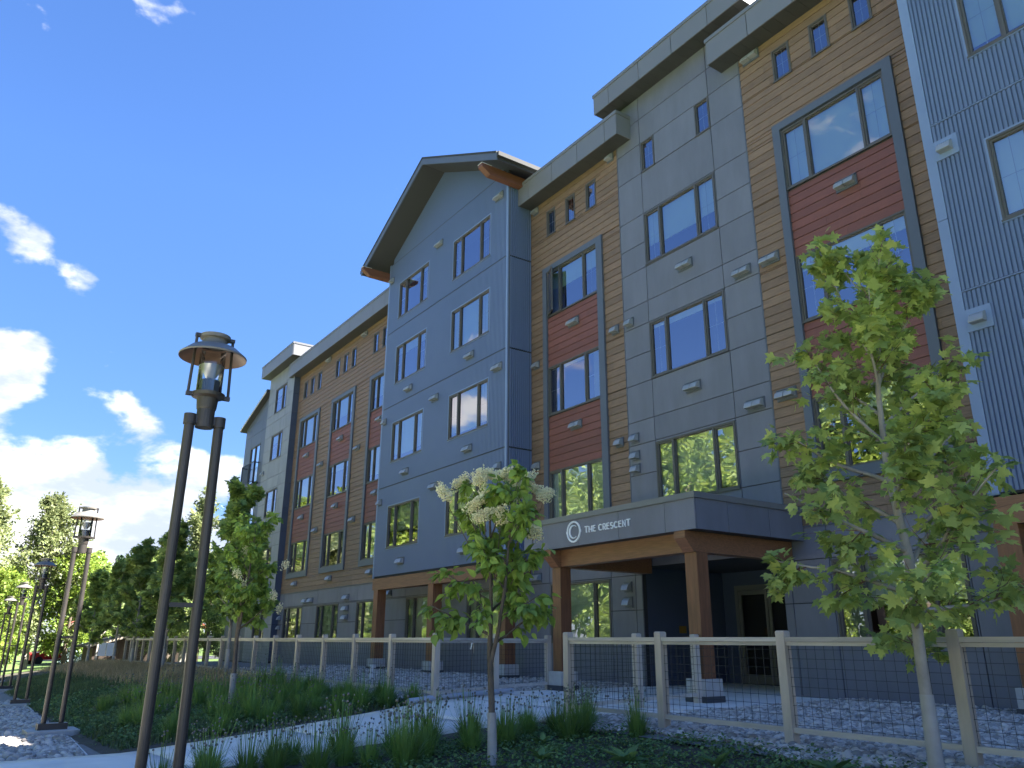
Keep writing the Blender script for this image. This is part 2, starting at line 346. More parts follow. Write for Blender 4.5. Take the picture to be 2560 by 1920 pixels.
def piece(name, matname, parent, x0, x1, y0, y1, z0, z1, shape='box'):
    """one cladding piece: an object of its own that shares its mesh with all alike pieces"""
    key = (name, matname, shape)
    if key not in UNIT:
        b = MB()
        if shape == 'box':                      # slightly eased front edges
            e = 0.02
            b.prism([(-.5, -.5 + e * .2), (-.5 + e, -.5), (.5 - e, -.5), (.5, -.5 + e * .2), (.5, .5), (-.5, .5)], 'z', -.5, .5)
        else:                                   # lap board: the lower edge stands proud
            b.prism([(-.5, -.5), (.5, -.5), (.5, .5), (-.12, .5), (-.5, -.36)], 'x', -.5, .5)
        me = b.mesh(name, matname); fix_normals(me); UNIT[key] = me
    o = bpy.data.objects.new(name, UNIT[key]); COL.objects.link(o); o.parent = parent
    o.location = Vector(((x0 + x1) / 2, (y0 + y1) / 2, (z0 + z1) / 2)) - ORG[parent]; o.scale = (x1 - x0, y1 - y0, z1 - z0)
    return o
def cut(rects, holes):
    for (a, b, c, d) in holes:
        out = []
        for (x0, x1, z0, z1) in rects:
            if b <= x0 or a >= x1 or d <= z0 or c >= z1: out.append((x0, x1, z0, z1)); continue
            if c > z0: out.append((x0, x1, z0, c))
            if d < z1: out.append((x0, x1, d, z1))
            l, h = max(z0, c), min(z1, d)
            if a > x0: out.append((x0, a, l, h))
            if b < x1: out.append((b, x1, l, h))
        rects = out
    return [r for r in rects if r[1] - r[0] > 0.012 and r[3] - r[2] > 0.012]
def clone(o, parent=None):
    c = o.copy(); COL.objects.link(c); c.parent = parent
    for ch in o.children: clone(ch, c)
    return c

# ------------------------------------------------------------------ ground
def zrow(x): return np.interp(x, [-400, -80, -50, -36.4, -26.4, -16.7, -12, -7, 0, 10], [-3.0, -2.5, -2.25, -1.98, -1.77, -1.60, -1.42, -1.23, -1.15, -1.1])
def zhi(x): return np.interp(x, [-400, -80, -56, -47, -30, 10], [-2.8, -2.1, -1.55, -1.18, -1.0, -1.0])
def sst(t): t = np.clip(t, 0, 1); return t * t * (3 - 2 * t)
def ground(x, y):
    x = np.asarray(x, float); y = np.asarray(y, float)
    t = np.clip((y - 2.2) / 4.8, 0, 1); left = sst((-12.6 - x) / 2.0); p = 1 - 0.38 * left
    z = zrow(x) + (zhi(x) - zrow(x)) * t ** p + 0.08 * np.clip((y - 7) / 5.9, 0, 1)
    return z - 0.42 * sst((x + 5.5) / 4) * sst((2.0 - y) / 2.5)
def gz(x, y): return float(ground(x, y))
xs = np.concatenate((-np.geomspace(700, 62, 14), np.arange(-60, 8.01, 0.5), np.geomspace(10, 500, 12)))
ys = np.concatenate((-np.geomspace(500, 7, 14), np.arange(-6, 14.01, 0.4), np.geomspace(16, 700, 14)))
X, Y = np.meshgrid(xs, ys); Z = ground(X, Y) - 0.012
Z += 0.014 * np.sin(X * 3.1 + 1.3 * Y) * np.cos(2.3 * Y - X) * (np.abs(X + 25) < 36) * (Y < 7.0)
nx, ny = len(xs), len(ys); i, j = np.meshgrid(np.arange(nx - 1), np.arange(ny - 1)); a = (j * nx + i).ravel()
F = np.stack((a, a + 1, a + nx + 1, a + nx), 1)
cx, cy = xs[i.ravel()], ys[j.ravel()]
far = (cx < -58) | (cy < -7) | (cy > 15) | (cx > 9)
o = bpy.data.objects.new('ground', arr_mesh('ground', np.stack((X.ravel(), Y.ravel(), Z.ravel()), 1), F, ['soil', 'lawn'], True, far.astype(int)))
setup(o); tag(o, kind='structure')
def sheet(name, poly_fn, u, v, lift, matname, thick=0.0, fn=None):
    """a sheet laid on the ground; poly_fn(u,v in 0..1) -> x, y"""
    U, V = np.meshgrid(np.linspace(0, 1, u), np.linspace(0, 1, v)); Xs, Ys = poly_fn(U, V); Zs = (fn or ground)(Xs, Ys) + lift
    P = np.stack((Xs.ravel(), Ys.ravel(), Zs.ravel()), 1); i, j = np.meshgrid(np.arange(u - 1), np.arange(v - 1)); a = (j * u + i).ravel()
    f = np.stack((a, a + 1, a + u + 1, a + u), 1)
    if thick:
        n = len(P); Q = P.copy(); Q[:, 2] -= thick; P = np.concatenate((P, Q))
        ring = list(range(u)) + [r * u + u - 1 for r in range(1, v)] + list(range(v * u - 2, (v - 1) * u - 1, -1)) + [r * u for r in range(v - 2, 0, -1)]
        f = np.concatenate((f, np.array([(ring[(k + 1) % len(ring)], ring[k], ring[k] + n, ring[(k + 1) % len(ring)] + n) for k in range(len(ring))])))
    o = bpy.data.objects.new(name, arr_mesh(name, P, f, matname)); return setup(o)
def pl(y): return np.interp(y, [-3, 1.05, 4, 7.0, 9.0], [-11.7, -11.72, -11.85, -12.45, -13.1])
def pr_(y): return np.interp(y, [-3, 1.05, 4, 7.0, 9.0], [-9.35, -9.35, -9.4, -9.35, -8.3])
path = empty('path', (-10.5, 1, -1.4)); tag(path, kind='structure')
for y0, y1 in ((-3.0, -1.2), (-1.2, 0.6), (0.6, 2.4), (2.4, 4.2), (4.2, 6.0), (6.0, 7.8), (7.8, 8.9)):       # slabs with open joints
    s = sheet('path_slab', lambda U, V, y0=y0, y1=y1: (pl(y0 + .011 + (y1 - y0 - .022) * V) * (1 - U) + pr_(y0 + .011 + (y1 - y0 - .022) * V) * U, y0 + .011 + (y1 - y0 - .022) * V), 6, 8, 0.05, 'concrete', 0.14)
    s.parent = path; s.location = -ORG[path]
ent = MB().box(-13.45, -8.6, 8.92, 15.6, -1.2, -0.915).build('entrance_slab', 'concrete'); tag(ent, kind='structure')
o = sheet('gravel_bed', lambda U, V: (-48 + 51 * U, np.interp(U, [0, .68, .70, .76, .765, 1], [6.9, 6.9, 7.15, 7.9, 6.75, 6.35]) * (1 - V) + 13 * V), 60, 20, 0.004, 'stone_bed'); tag(o, kind='structure')
o = sheet('gravel_strip', lambda U, V: (-60 + 48.3 * U, np.interp(U, [0, 1], [-0.6, -0.6]) * (1 - V) + V * np.interp(U, [0, .5, .9, 1], [2.9, 2.4, 2.12, 2.0])), 50, 6, 0.004, 'stone_bed'); tag(o, kind='structure')
o = sheet('promenade', lambda U, V: (-90 + 100 * U, -6 + 5.4 * V), 40, 4, 0.03, 'concrete', 0.1); tag(o, kind='structure')
o = sheet('road', lambda U, V: (-120 + 22 * U, -60 + 120 * V), 8, 20, 0.02, 'asphalt'); tag(o, kind='structure')

# ------------------------------------------------------------------ the building
GF = -0.92                      # gravel level at the wall
D, G, TW, FB = 12.90, 12.04, 12.60, 12.72        # wall planes: main, projecting bays, tower, far bay
bld = empty('apartment_building', (-20, D, GF))
tag(bld, 'long four-storey apartment building clad in blue metal, brown boards and grey panels', 'building')
HOLES = {'D': [], 'G': [], 'T': [], 'F': []}
WM = {}
def window(x0, x1, zb, zt, plane, mull=(), blind=0.0, muntins=True, curtains=0, open_left=False):
    """x0..x1, zb..zt outer size; mull = mullion centres from x0; frame is the part, panes, muntins and blind its sub-parts"""
    w, h = round(x1 - x0, 3), round(zt - zb, 3); y = {'D': D, 'G': G, 'T': TW, 'F': FB}[plane]
    HOLES[plane].append((x0, x1, zb, zt))
    key = (w, h, tuple(round(m, 3) for m in mull)); fr = 0.036
    lights = []; e = [0.0] + list(mull) + [w]
    for k in range(len(e) - 1):
        a = e[k] + (fr if k == 0 else 0.024); b = e[k + 1] - (fr if k == len(e) - 2 else 0.024); lights.append((a, b))
    if key not in WM:
        m = MB(); m.box(0, fr, -.012, .10, 0, h).box(w - fr, w, -.012, .10, 0, h).box(fr, w - fr, -.012, .10, h - fr, h).box(fr, w - fr, -.012, .10, 0, fr)
        m.box(-.012, w + .012, -.030, -.012, -.018, .012)                          # sill nosing
        for q in mull: m.box(q - .024, q + .024, -.010, .10, fr, h - fr)
        for k, (a, b) in enumerate(lights):
            if len(lights) == 3 and k == 1: t_, d_ = .014, .022
            else: t_, d_ = .034, .008
            if len(lights) == 1: t_, d_ = .03, .012
            m.box(a, a + t_, d_, .075, fr, h - fr).box(b - t_, b, d_, .075, fr, h - fr).box(a + t_, b - t_, d_, .075, h - fr - t_, h - fr).box(a + t_, b - t_, d_, .075, fr, fr + t_)
        d = {'frame': m.mesh('window', 'window_frame'), 'pane': [], 'munt': []}
        for k, (a, b) in enumerate(lights):
            p = MB().quad((a, .045, fr), (b, .045, fr), (b, .045, h - fr), (a, .045, h - fr)); d['pane'].append(p.mesh('pane', 'window_glass'))
            if not (len(lights) == 3 and k == 1):
                c = (a + b) / 2; q = MB().box(c - .005, c + .005, .047, .052, fr, h - fr).box(a, b, .048, .053, h * .5 - .005, h * .5 + .005); d['munt'].append(q.mesh('muntin', 'muntin'))
        WM[key] = d
    d = WM[key]
    o = bpy.data.objects.new('window', d['frame']); COL.objects.link(o); o.parent = bld; o.location = Vector((x0, y, zb)) - ORG[bld]; ORG[o] = Vector((x0, y, zb))
    def sub(nm, me):
        c = bpy.data.objects.new(nm, me); COL.objects.link(c); c.parent = o; return c
    for me in d['pane']: sub('pane', me)
    if muntins:
        for me in d['munt']: sub('muntin', me)
    if blind > 0:
        k = 1 if len(lights) == 3 else 0; a, b = lights[k]; zl = h - fr - (h - 2 * fr) * blind
        sub('blind', MB().box(a - .02, b + .02, .112, .118, zl, h - .02).box(a - .02, b + .02, .106, .124, zl - .02, zl).mesh('blind', 'blind'))
        if len(lights) == 3:
            for kk in (0, 2):
                a, b = lights[kk]; sub('blind', MB().box(a - .02, b + .02, .112, .118, zl + .03, h - .02).mesh('blind', 'blind'))
    if curtains:
        m = MB(); side = random.choice((0, 1))
        for a, b in ((0.02, w * .2), (w * .8, w - .02))[side:side + curtains]:
            n = 10
            for q in range(n):
                ya = .16 + .03 * (q % 2); yb = .16 + .03 * ((q + 1) % 2); m.quad((a + (b - a) * q / n, ya, .02), (a + (b - a) * (q + 1) / n, yb, .02), (a + (b - a) * (q + 1) / n, yb, h - .02), (a + (b - a) * q / n, ya, h - .02))
        sub('curtain', m.mesh('curtain', 'curtain'))
    if open_left:                                # a casement swung outwards on its left edge
        a, b = lights[0]; ca, sa = math.cos(math.radians(24)), math.sin(math.radians(24)); m = MB()
        R_ = lambda x, yy, z: (a + x * ca + yy * sa, -.015 - x * sa + yy * ca, z)
        ww = b - a
        for (p0, p1, q0, q1) in ((0, .035, fr, h - fr), (ww - .035, ww, fr, h - fr), (.035, ww - .035, fr, fr + .035), (.035, ww - .035, h - fr - .035, h - fr)):
            c = [R_(x, yy, z) for z in (q0, q1) for yy in (-.02, .02) for x in (p0, p1)]
            for f in ((0, 1, 5, 4), (1, 3, 7, 5), (3, 2, 6, 7), (2, 0, 4, 6), (4, 5, 7, 6), (0, 2, 3, 1)): m.quad(*[c[t] for t in f])
        sub('open_casement', m.mesh('open_casement', 'window_frame'))
        sub('pane', MB().quad(R_(.04, 0, fr), R_(ww - .04, 0, fr), R_(ww - .04, 0, h - fr), R_(.04, 0, h - fr)).mesh('pane', 'window_glass'))
    return o
M3 = (.545, 1.735)
for zb, bl in ((3.0, .96), (6.0, .10), (9.0, .66)): window(-12.82, -10.49, zb, zb + 1.43, 'D', M3, bl, curtains=1 if zb == 3 else 0)
for zb, bl in ((2.98, .97), (5.99, .05), (8.97, .42)): window(-16.91, -14.66, zb, zb + 1.43, 'D', (.56, 1.63), bl, open_left=zb > 8, curtains=1)
for zb, bl in ((3.0, .35), (6.0, .22), (9.0, .94)): window(-8.61, -6.27, zb, zb + 1.43, 'D', (.58, 1.78), bl)
for x0, bls in ((-25.05, (.62, .85, .22, .12)), (-21.02, (.9, .9, .97, 0))):
    for zb, bl in zip((3.0, 6.0, 8.93, 11.52), bls): window(x0, x0 + 2.3, zb, zb + 1.45, 'G', (.54, 1.72), bl, curtains=1 if bl < .5 else 0)
for x0 in (-37.15, -33.05, -28.96):
    for zb, bl in zip((2.95, 5.95, 8.93), (random.choice((.5, .9)), random.choice((.2, .8)), random.choice((.6, .95)))): window(x0, x0 + 2.25, zb, zb + 1.42, 'D', (.54, 1.70), bl)
for zb in (-0.03, 2.95, 5.93, 8.9, 11.5): window(-40.77, -39.07, zb, zb + 1.40, 'T', (1.13,), random.choice((.3, .9)))
for zb, bl in ((3.0, .5), (6.05, .95), (9.04, .9)):
    for x0 in (-4.47, -0.3): window(x0, x0 + 2.32, zb, zb + 1.43, 'G', (.57, 1.75), bl)
for x0, bl in ((-37.3, .3), (-33.25, .9), (-29.15, .95), (-25.04, .96), (-21.05, .97), (-16.9, .97), (-8.61, .55), (-4.4, .7)): window(x0, x0 + 2.33, -0.02, 1.42, 'D', M3, bl, curtains=1 if x0 > -10 else 0)
SM = []
for x0, x1 in ((-16.92, -16.5), (-16.0, -15.57), (-15.07, -14.64)): window(x0, x1, 11.6, 12.46, 'D')
for x0, x1 in ((-12.8, -12.33), (-10.92, -10.46)): window(x0, x1, 11.65, 12.55, 'D')
for x0, x1 in ((-8.62, -8.17), (-7.67, -7.23), (-6.73, -6.29)): window(x0, x1, 11.7, 12.52, 'D')
for x0 in (-37.22, -36.3, -35.37, -33.14, -32.25, -31.33, -29.08, -28.2, -27.3): window(x0, x0 + .46, 11.5, 12.42, 'D')
# french windows of the far bay with their guard rails
for zb in (2.3, 5.25, 8.25): window(-44.8, -43.05, zb, zb + 2.17, 'F', (.88,), 0, muntins=False)
for zb in (5.25, 8.25):
    m = MB(); m.box(-45.1, -42.85, FB - .30, FB - .26, zb + 1.05, zb + 1.10).box(-45.1, -42.85, FB - .30, FB - .26, zb - .05, zb + .0)
    for x in (-45.1, -42.9): m.box(x, x + .05, FB - .305, FB - .255, zb - .15, zb + 1.10).box(x, x + .05, FB - .26, FB, zb - .15, zb - .05).box(x, x + .05, FB - .26, FB, zb + 1.0, zb + 1.05)
    for k in range(18): m.box(-45.02 + k * .12, -45.005 + k * .12, FB - .29, FB - .275, zb, zb + 1.05)
    m.build('balcony_rail', 'wire', bld)

# --- body of the building behind the cladding (keeps the sun out, dark rooms behind the panes)
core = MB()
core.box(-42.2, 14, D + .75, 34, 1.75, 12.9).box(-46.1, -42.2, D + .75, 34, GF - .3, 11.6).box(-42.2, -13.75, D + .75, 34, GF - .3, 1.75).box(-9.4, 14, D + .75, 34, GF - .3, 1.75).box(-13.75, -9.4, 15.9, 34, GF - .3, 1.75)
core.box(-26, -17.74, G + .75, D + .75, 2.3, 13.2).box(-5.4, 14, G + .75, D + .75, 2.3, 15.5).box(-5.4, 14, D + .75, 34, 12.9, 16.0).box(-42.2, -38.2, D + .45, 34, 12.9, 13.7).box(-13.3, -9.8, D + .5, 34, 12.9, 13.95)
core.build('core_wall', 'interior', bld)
sh = MB()
def sheath(x0, x1, z0, z1, y, plane, sides=True):
    for r in cut([(x0, x1, z0, z1)], HOLES[plane]): sh.box(r[0], r[1], y + .028, y + .13, r[2], r[3])
HOLES['D'].append((-13.48, -9.69, -2, 1.62))
sheath(-37.99, 5.0, GF - .2, 2.06, D, 'D'); sheath(-37.99, -26.0, 2.06, 13.2, D, 'D'); sheath(-17.74, -13.71, 2.06, 13.2, D, 'D'); sheath(-13.71, -9.52, 2.06, 14.2, D, 'D'); sheath(-9.52, -5.0, 2.06, 13.2, D, 'D')
sheath(-41.95, -37.99, GF - .2, 13.9, TW, 'T'); sheath(-46.0, -41.95, GF - .2, 11.8, FB, 'F')
sh.box(-38.10, -37.99, TW + .02, D + .2, GF - .2, 13.9)
shb = sh.build('sheathing', 'panel_joint', bld)

# --- brown boards
EXP = 0.1975
def boards(wall, x0, x1, z0, z1, y, holes, nm, matname, maxn=None, lens=(2.4, 3.66)):
    """lap boards round the openings; those past maxn are returned instead of built"""
    rest = []; n = 0; z = z0; rows = []
    while z < z1 - .01: rows.append((z, min(z + EXP, z1))); z += EXP
    for (za, zb) in rows:
        segs = []; x = x0; first = True
        while x < x1 - .01:
            L = random.uniform(0.4, 3.6) if first else random.uniform(*lens); first = False
            e = x1 if x + L > x1 - .35 else x + L; segs.append((x, e)); x = e
        for (a, b) in segs:
            for r in cut([(a, b, za, zb)], holes):
                if maxn is not None and n >= maxn: rest.append(r); continue
                piece(nm, matname, wall, r[0] + .0015, r[1] - .0015, y, y + .028, r[2] + .0045, r[3] - .0045, 'lap'); n += 1
    return rest
SUR = [(-17.09, -14.43, 2.78, 10.57, -16.91, -14.66, 2.98), (-8.79, -6.08, 2.80, 10.63, -8.61, -6.27, 3.0),
       (-37.33, -34.70, 2.72, 10.50, -37.15, -34.90, 2.95), (-33.23, -30.60, 2.72, 10.50, -33.05, -30.80, 2.95), (-29.14, -26.50, 2.72, 10.50, -28.96, -26.71, 2.95)]
SURH = [(s[0], s[1], s[2], s[3]) for s in SUR]
wood_wall = empty('board_cladding', (-14, D, GF), bld)
boards(wood_wall, -17.74, -13.725, 2.06, 13.0, D, HOLES['D'] + SURH, 'plank', 'brown_plank')
boards(wood_wall, -9.505, -5.2, 2.06, 13.0, D, HOLES['D'] + SURH, 'plank', 'brown_plank')
rest = boards(wood_wall, -37.99, -26.0, 2.06, 13.0, D, HOLES['D'] + SURH, 'plank', 'brown_plank', maxn=40)
fb = MB()
for (a, b, c, d) in rest: fb.prism([(D, c + .006), (D + .028, c + .006), (D + .028, d - .006), (D + .011, d - .006), (D, c + .03)], 'x', a + .0015, b - .0015)
o = fb.build('far_planks', 'brown_plank', wood_wall); fix_normals(o.data); o['kind'] = 'stuff'
red_wall = empty('red_cladding', (-14, D, GF), bld)
for (a, b, c, d, ia, ib, zb) in SUR:
    for z0, z1 in ((zb + 1.43, zb + 3.0), (zb + 4.43, zb + 5.98)): boards(red_wall, ia, ib, z0 + .005, z1 - .02, D, HOLES['D'], 'red_plank', 'red_plank', lens=(2.3, 3.6))
    s = MB(); y0, y1 = D - .055, D + .03
    s.box(a, ia, y0, y1, c, d).box(ib, b, y0, y1, c, d).box(ia, ib, y0, y1, d - .17, d).box(ia, ib, y0, y1, c, zb)
    s.build('window_surround', 'surround', bld)
# --- fibre-cement panels
pan = empty('panel_cladding', (-12, D, GF), bld)
def panels(x_edges, z_edges, y, holes, matname, gap=.009, th=.026):
    for a, b in zip(x_edges[:-1], x_edges[1:]):
        for c, d in zip(z_edges[:-1], z_edges[1:]):
            for r in cut([(a, b, c, d)], holes): piece('panel', matname, pan, r[0] + gap, r[1] - gap, y, y + th, r[2] + gap, r[3] - gap)
HD = HOLES['D']; ZG = [2.06, 3.0, 3.75, 4.48, 5.05, 5.98, 6.71, 7.46, 8.03, 8.96, 9.66, 10.46, 11.66, 12.55, 13.3, 14.1]
panels([-13.71, -12.83, -10.46, -9.525], ZG, D, HD, 'grey_panel')
panels([-37.99, -37.36, -34.95, -33.16, -30.9, -29.11, -26.88, -25.1, -22.68, -21.1, -18.67, -16.95, -14.52, -13.7, -9.5, -8.65, -6.24, -4.45, -2.0, 2.0], [GF - .1, -0.03, 0.69, 1.46, 2.055], D, HD, 'grey_panel')
panels([-41.95, -40.8, -39.06, -37.99], [GF - .1, 0.69, 1.46, 2.2, 3.0, 4.4, 5.0, 5.95, 6.7, 7.4, 8.0, 8.9, 9.6, 10.32, 11.05, 11.5, 12.22, 12.98, 13.8], TW, HOLES['T'], 'light_grey_panel')
for c, d in zip([GF, .7, 2.2, 3.7, 5.0, 6.2, 7.4, 8.6, 9.6, 10.3, 11.0, 12.0], [.7, 2.2, 3.7, 5.0, 6.2, 7.4, 8.6, 9.6, 10.3, 11.0, 12.0, 13.8]): piece('panel', 'navy_panel', pan, -37.99, -37.965, TW + .004, D + .02, c + .006, d - .006)
panels([-46.0, -44.85, -43.0, -41.96], [GF - .1, 2.2, 5.1, 8.1, 11.12, 11.8], FB, HOLES['F'], 'surround')
m = MB(); m.prism([(-46.0, 11.80), (-41.96, 11.80), (-41.96, 13.05)], 'y', FB, FB + .1); m.build('sloping_panel', 'surround', bld)
m = MB(); m.prism([(-46.35, 11.66), (-41.96, 13.02), (-41.96, 13.22), (-46.35, 11.86)], 'y', FB - .28, 20).build('far_roof', 'roof_dark', bld)
m = MB(); m.prism([(-46.37, 11.70), (-41.97, 13.06), (-41.97, 13.13), (-46.37, 11.77)], 'y', FB - .31, FB - .283).build('far_rake_trim', 'white_vinyl', bld)
# trims where claddings meet
MB().box(-13.728, -13.708, D - .006, D + .05, 2.06, 13.0).build('joint_trim', 'surround', bld)
MB().box(-9.527, -9.500, D - .004, D + .05, 2.06, 13.0).build('joint_trim', 'surround', bld)
for x0, x1 in ((-37.96, -26.02), (-17.72, -13.46), (-9.7, -5.42)): MB().box(x0, x1, D - .03, D + .03, 2.048, 2.072).build('base_flashing', 'surround', bld)

# --- corrugated blue metal
def corr(parent, u0, u1, z0, ztop, holes, mp, matname='blue_metal', pitch=.0695, d=.027):
    m = MB(); n = int(round((u1 - u0) / pitch)); p = (u1 - u0) / n
    prof = [(0, 0), (.16, 0), (.30, -1), (.86, -1), (1, 0)]
    for k in range(n):
        a = u0 + k * p; c = a + p / 2
        top = ztop(c) if callable(ztop) else ztop
        iv = [(z0, top)]
        for (ha, hb, hc, hd) in holes:
            if ha - .03 < c < hb + .03:
                out = []
                for (s, e) in iv:
                    if hc > s: out.append((s, min(e, hc)))
                    if hd < e: out.append((max(s, hd), e))
                    if hc >= e or hd <= s: pass
                iv = [(s, e) for s, e in out if e - s > .01]
        for (s, e) in iv:
            for q in range(4):
                (pa, da), (pb, db) = prof[q], prof[q + 1]
                m.quad(mp(a + pa * p, da * d, s), mp(a + pb * p, db * d, s), mp(a + pb * p, db * d, e), mp(a + pa * p, da * d, e))
    return m.build('corrugated_panel', matname, parent)
SL = 0.508; RX = -21.87
gtop = lambda x: 16.22 - SL * abs(x - RX)
HG = HOLES['G']
met = empty('metal_cladding', (-21.9, G, 2), bld)
bands = [2.08, 5.16, 8.12, 11.10, 14.05]
front = lambda u, dd, z: (u, G + .02 + dd, z)
for c, d in zip(bands[:-1], bands[1:]): corr(met, -25.93, -17.80, c + .032, (lambda x, d=d: min(d - .012, gtop(x))), HG, front)
corr(met, -25.70, -18.03, 14.07, lambda x: max(14.072, gtop(x)), HG, front)
side = lambda u, dd, z: (-17.76 - dd, u, z)
for c, d in zip([2.08] + bands[1:], bands[1:-1] + [13.6]): corr(met, G + .07, D, c + .03, d - .015, [], side, 'blue_metal', .072, .042)
HGR = HG
for c, d in zip([2.03, 5.17, 8.18, 11.2], [5.17, 8.18, 11.2, 15.5]): corr(met, -5.24, 4.5, c + .02, d - .02, HG, front)
m = MB()                                     # backing so that nothing shows through between the sheets
for r in cut([(-25.98, -17.76, 2.06, 13.9)], HG): m.box(r[0], r[1], G + .03, G + .12, r[2], r[3])
m.prism([(-25.98, 13.9), (-17.76, 13.9), (-17.76, 14.12), (RX, 16.2), (-25.98, 14.12)], 'y', G + .03, G + .12)
m.box(-17.90, -17.775, G + .12, D + .1, 2.06, 13.7).box(-26.0, -25.9, G + .12, D + .1, 2.06, 13.7)
m.build('sheathing', 'panel_joint', met); m = MB()
for r in cut([(-5.36, 4.5, 2.02, 15.5)], HG): m.box(r[0], r[1], G + .03, G + .12, r[2], r[3])
m.box(-5.40, -5.30, G + .12, D + .1, 2.02, 15.5)
m.build('sheathing', 'panel_joint', met)
for z in bands[1:]:
    MB().box(-25.93, -17.80, G - .010, G + .028, z - .012, z + .006).build('joint_flashing', 'surround', met)
    if z < 13: MB().box(-17.785, -17.748, G + .06, D - .002, z - .006, z + .006).build('joint_flashing', 'wire', met)
for z in (5.17, 8.18, 11.2): MB().box(-5.24, 4.5, G - .012, G + .028, z - .006, z + .010).build('joint_flashing', 'blue_trim', met)
def ctrim(x0, x1, z0, z1, side_):
    m = MB(); m.box(x0, x1, G - .008, G + .03, z0, z1); m.build('corner_trim', 'blue_trim', met)
ctrim(-26.0, -25.92, 2.06, 14.1, 0); ctrim(-17.82, -17.735, 2.06, 13.75, 1); ctrim(-5.40, -5.235, 2.02, 6.45, 0); ctrim(-5.40, -5.235, 6.46, 15.5, 0)
MB().box(-17.80, -17.733, G + .032, G + .085, 2.06, 13.7).build('corner_trim', 'surround', met)
for (a, b, c, d) in HG:                      # J-trim round the openings of the metal
    m = MB(); m.box(a - .03, a, G - .014, G + .03, c - .03, d + .03).box(b, b + .03, G - .014, G + .03, c - .03, d + .03).box(a, b, G - .014, G + .03, d, d + .03).box(a, b, G - .022, G + .03, c - .035, c - .019); m.build('opening_trim', 'blue_trim', met)
scr = MB()
for z in (10.3, 9.55, 8.35, 8.03, 7.0, 6.35, 5.32, 5.0, 3.9):
    for k in range(30):
        x = -5.0 + k * .209
        if not any(a - .1 < x < b + .1 and c - .1 < z < d + .1 for a, b, c, d in HG): scr.box(x, x + .012, G - .006, G + .004, z + (k % 3) * .01, z + .014 + (k % 3) * .01)
scr.build('screws', 'surround', met)['kind'] = 'stuff'

# --- gable roof of the blue bay
yf = 11.13
def slope(s, x_in, z_in, x_out, t0, t1, y0, y1, nm, mt):
    zo = z_in - SL * abs(x_out - x_in)
    m = MB(); m.prism([(x_in, z_in + t0), (x_out, zo + t0), (x_out, zo + t1), (x_in, z_in + t1)], 'y', y0, y1); o = m.build(nm, mt, bld); fix_normals(o.data); return o
for s, xo in ((-1, -26.70), (1, -17.02)):
    slope(s, RX, 16.42, xo, -.02, .04, yf - .03, 22, 'roof_shingles', 'roof_dark')
    slope(s, RX, 16.42, xo, -.24, -.022, yf + .03, 20, 'soffit', 'soffit')
    slope(s, RX, 16.42, xo, -.26, -.024, yf - .012, yf + .028, 'rake_board', 'surround')
zo = 16.42 - SL * 4.83
MB().box(-26.80, -26.68, yf - .01, 20, zo - .16, zo - .02).build('gutter', 'roof_dark', bld)
MB().box(-17.03, -16.91, yf - .01, 20, zo - .16, zo - .02).build('gutter', 'roof_dark', bld)
for xa, xb in ((-26.20, -25.98), (-17.70, -17.48)):
    m = MB(); m.prism([(10.90, 13.76), (10.90, 13.66), (11.20, 13.46), (D, 13.46), (D, 13.76)], 'x', xa, xb); o = m.build('bracket_beam', 'glulam_dark', bld); fix_normals(o.data)
    MB().box(xa - .01, xb + .01, 10.88, 11.25, 13.762, 13.775).build('beam_cap', 'white_vinyl', bld)

# --- flat roof edges: panelled fascia, coping, boarded soffit
def eave(x0, x1, yw, z0, z1, over=.5, seg=1.18, right_cap=True, first=None):
    f = empty('roof_edge', (x0, yw - over, z0), bld); y0 = yw - over
    MB().box(x0 + .02, x1 - .02, y0 + .03, yw + 1.6, z0 + .04, z1 - .02).build('edge_box', 'panel_joint', f)
    x = x0; L = first or seg
    while x < x1 - .01:
        e = min(x + L, x1); L = seg
        if x1 - e < .2: e = x1
        piece('fascia_panel', 'fascia_metal', f, x + .009, e - .009, y0, y0 + .028, z0, z1 - .10); x = e
    x = x0 - .02
    while x < x1:
        e = min(x + 2.4, x1 + .02); piece('coping', 'coping_metal', f, x + .002, e - .002, y0 - .022, y0 + .10, z1 - .098, z1); x = e
    if right_cap:
        piece('fascia_panel', 'fascia_metal', f, x1 - .018, x1 + .006, y0 + .032, yw + 1.5, z0, z1 - .10)
        piece('coping', 'coping_metal', f, x1 - .06, x1 + .026, y0 + .102, yw + 1.5, z1 - .098, z1)
    x = x0
    while x < x1 - .02:
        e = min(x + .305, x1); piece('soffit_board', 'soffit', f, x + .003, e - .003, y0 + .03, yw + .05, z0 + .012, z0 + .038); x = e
eave(-17.735, -13.16, D, 12.88, 13.60, first=.55)
eave(-14.05, -8.9, D, 13.98, 14.63, first=.62)
eave(-10.0, -5.45, D, 12.88, 13.60)
eave(-38.35, -26.0, D, 12.88, 13.60, first=.6)
eave(-42.1, -37.14, TW, 13.76, 14.46, first=.5)
MB().box(-42.3, 14, D + .4, 34, 13.0, 13.3).box(-5.4, 14, G - .5, 34, 16.0, 16.6).box(-13.9, -9.0, D + .5, 34, 14.0, 14.3).box(-42, -37.3, TW + .5, 30, 13.7, 14.2).build('flat_roof', 'roof_dark', bld)

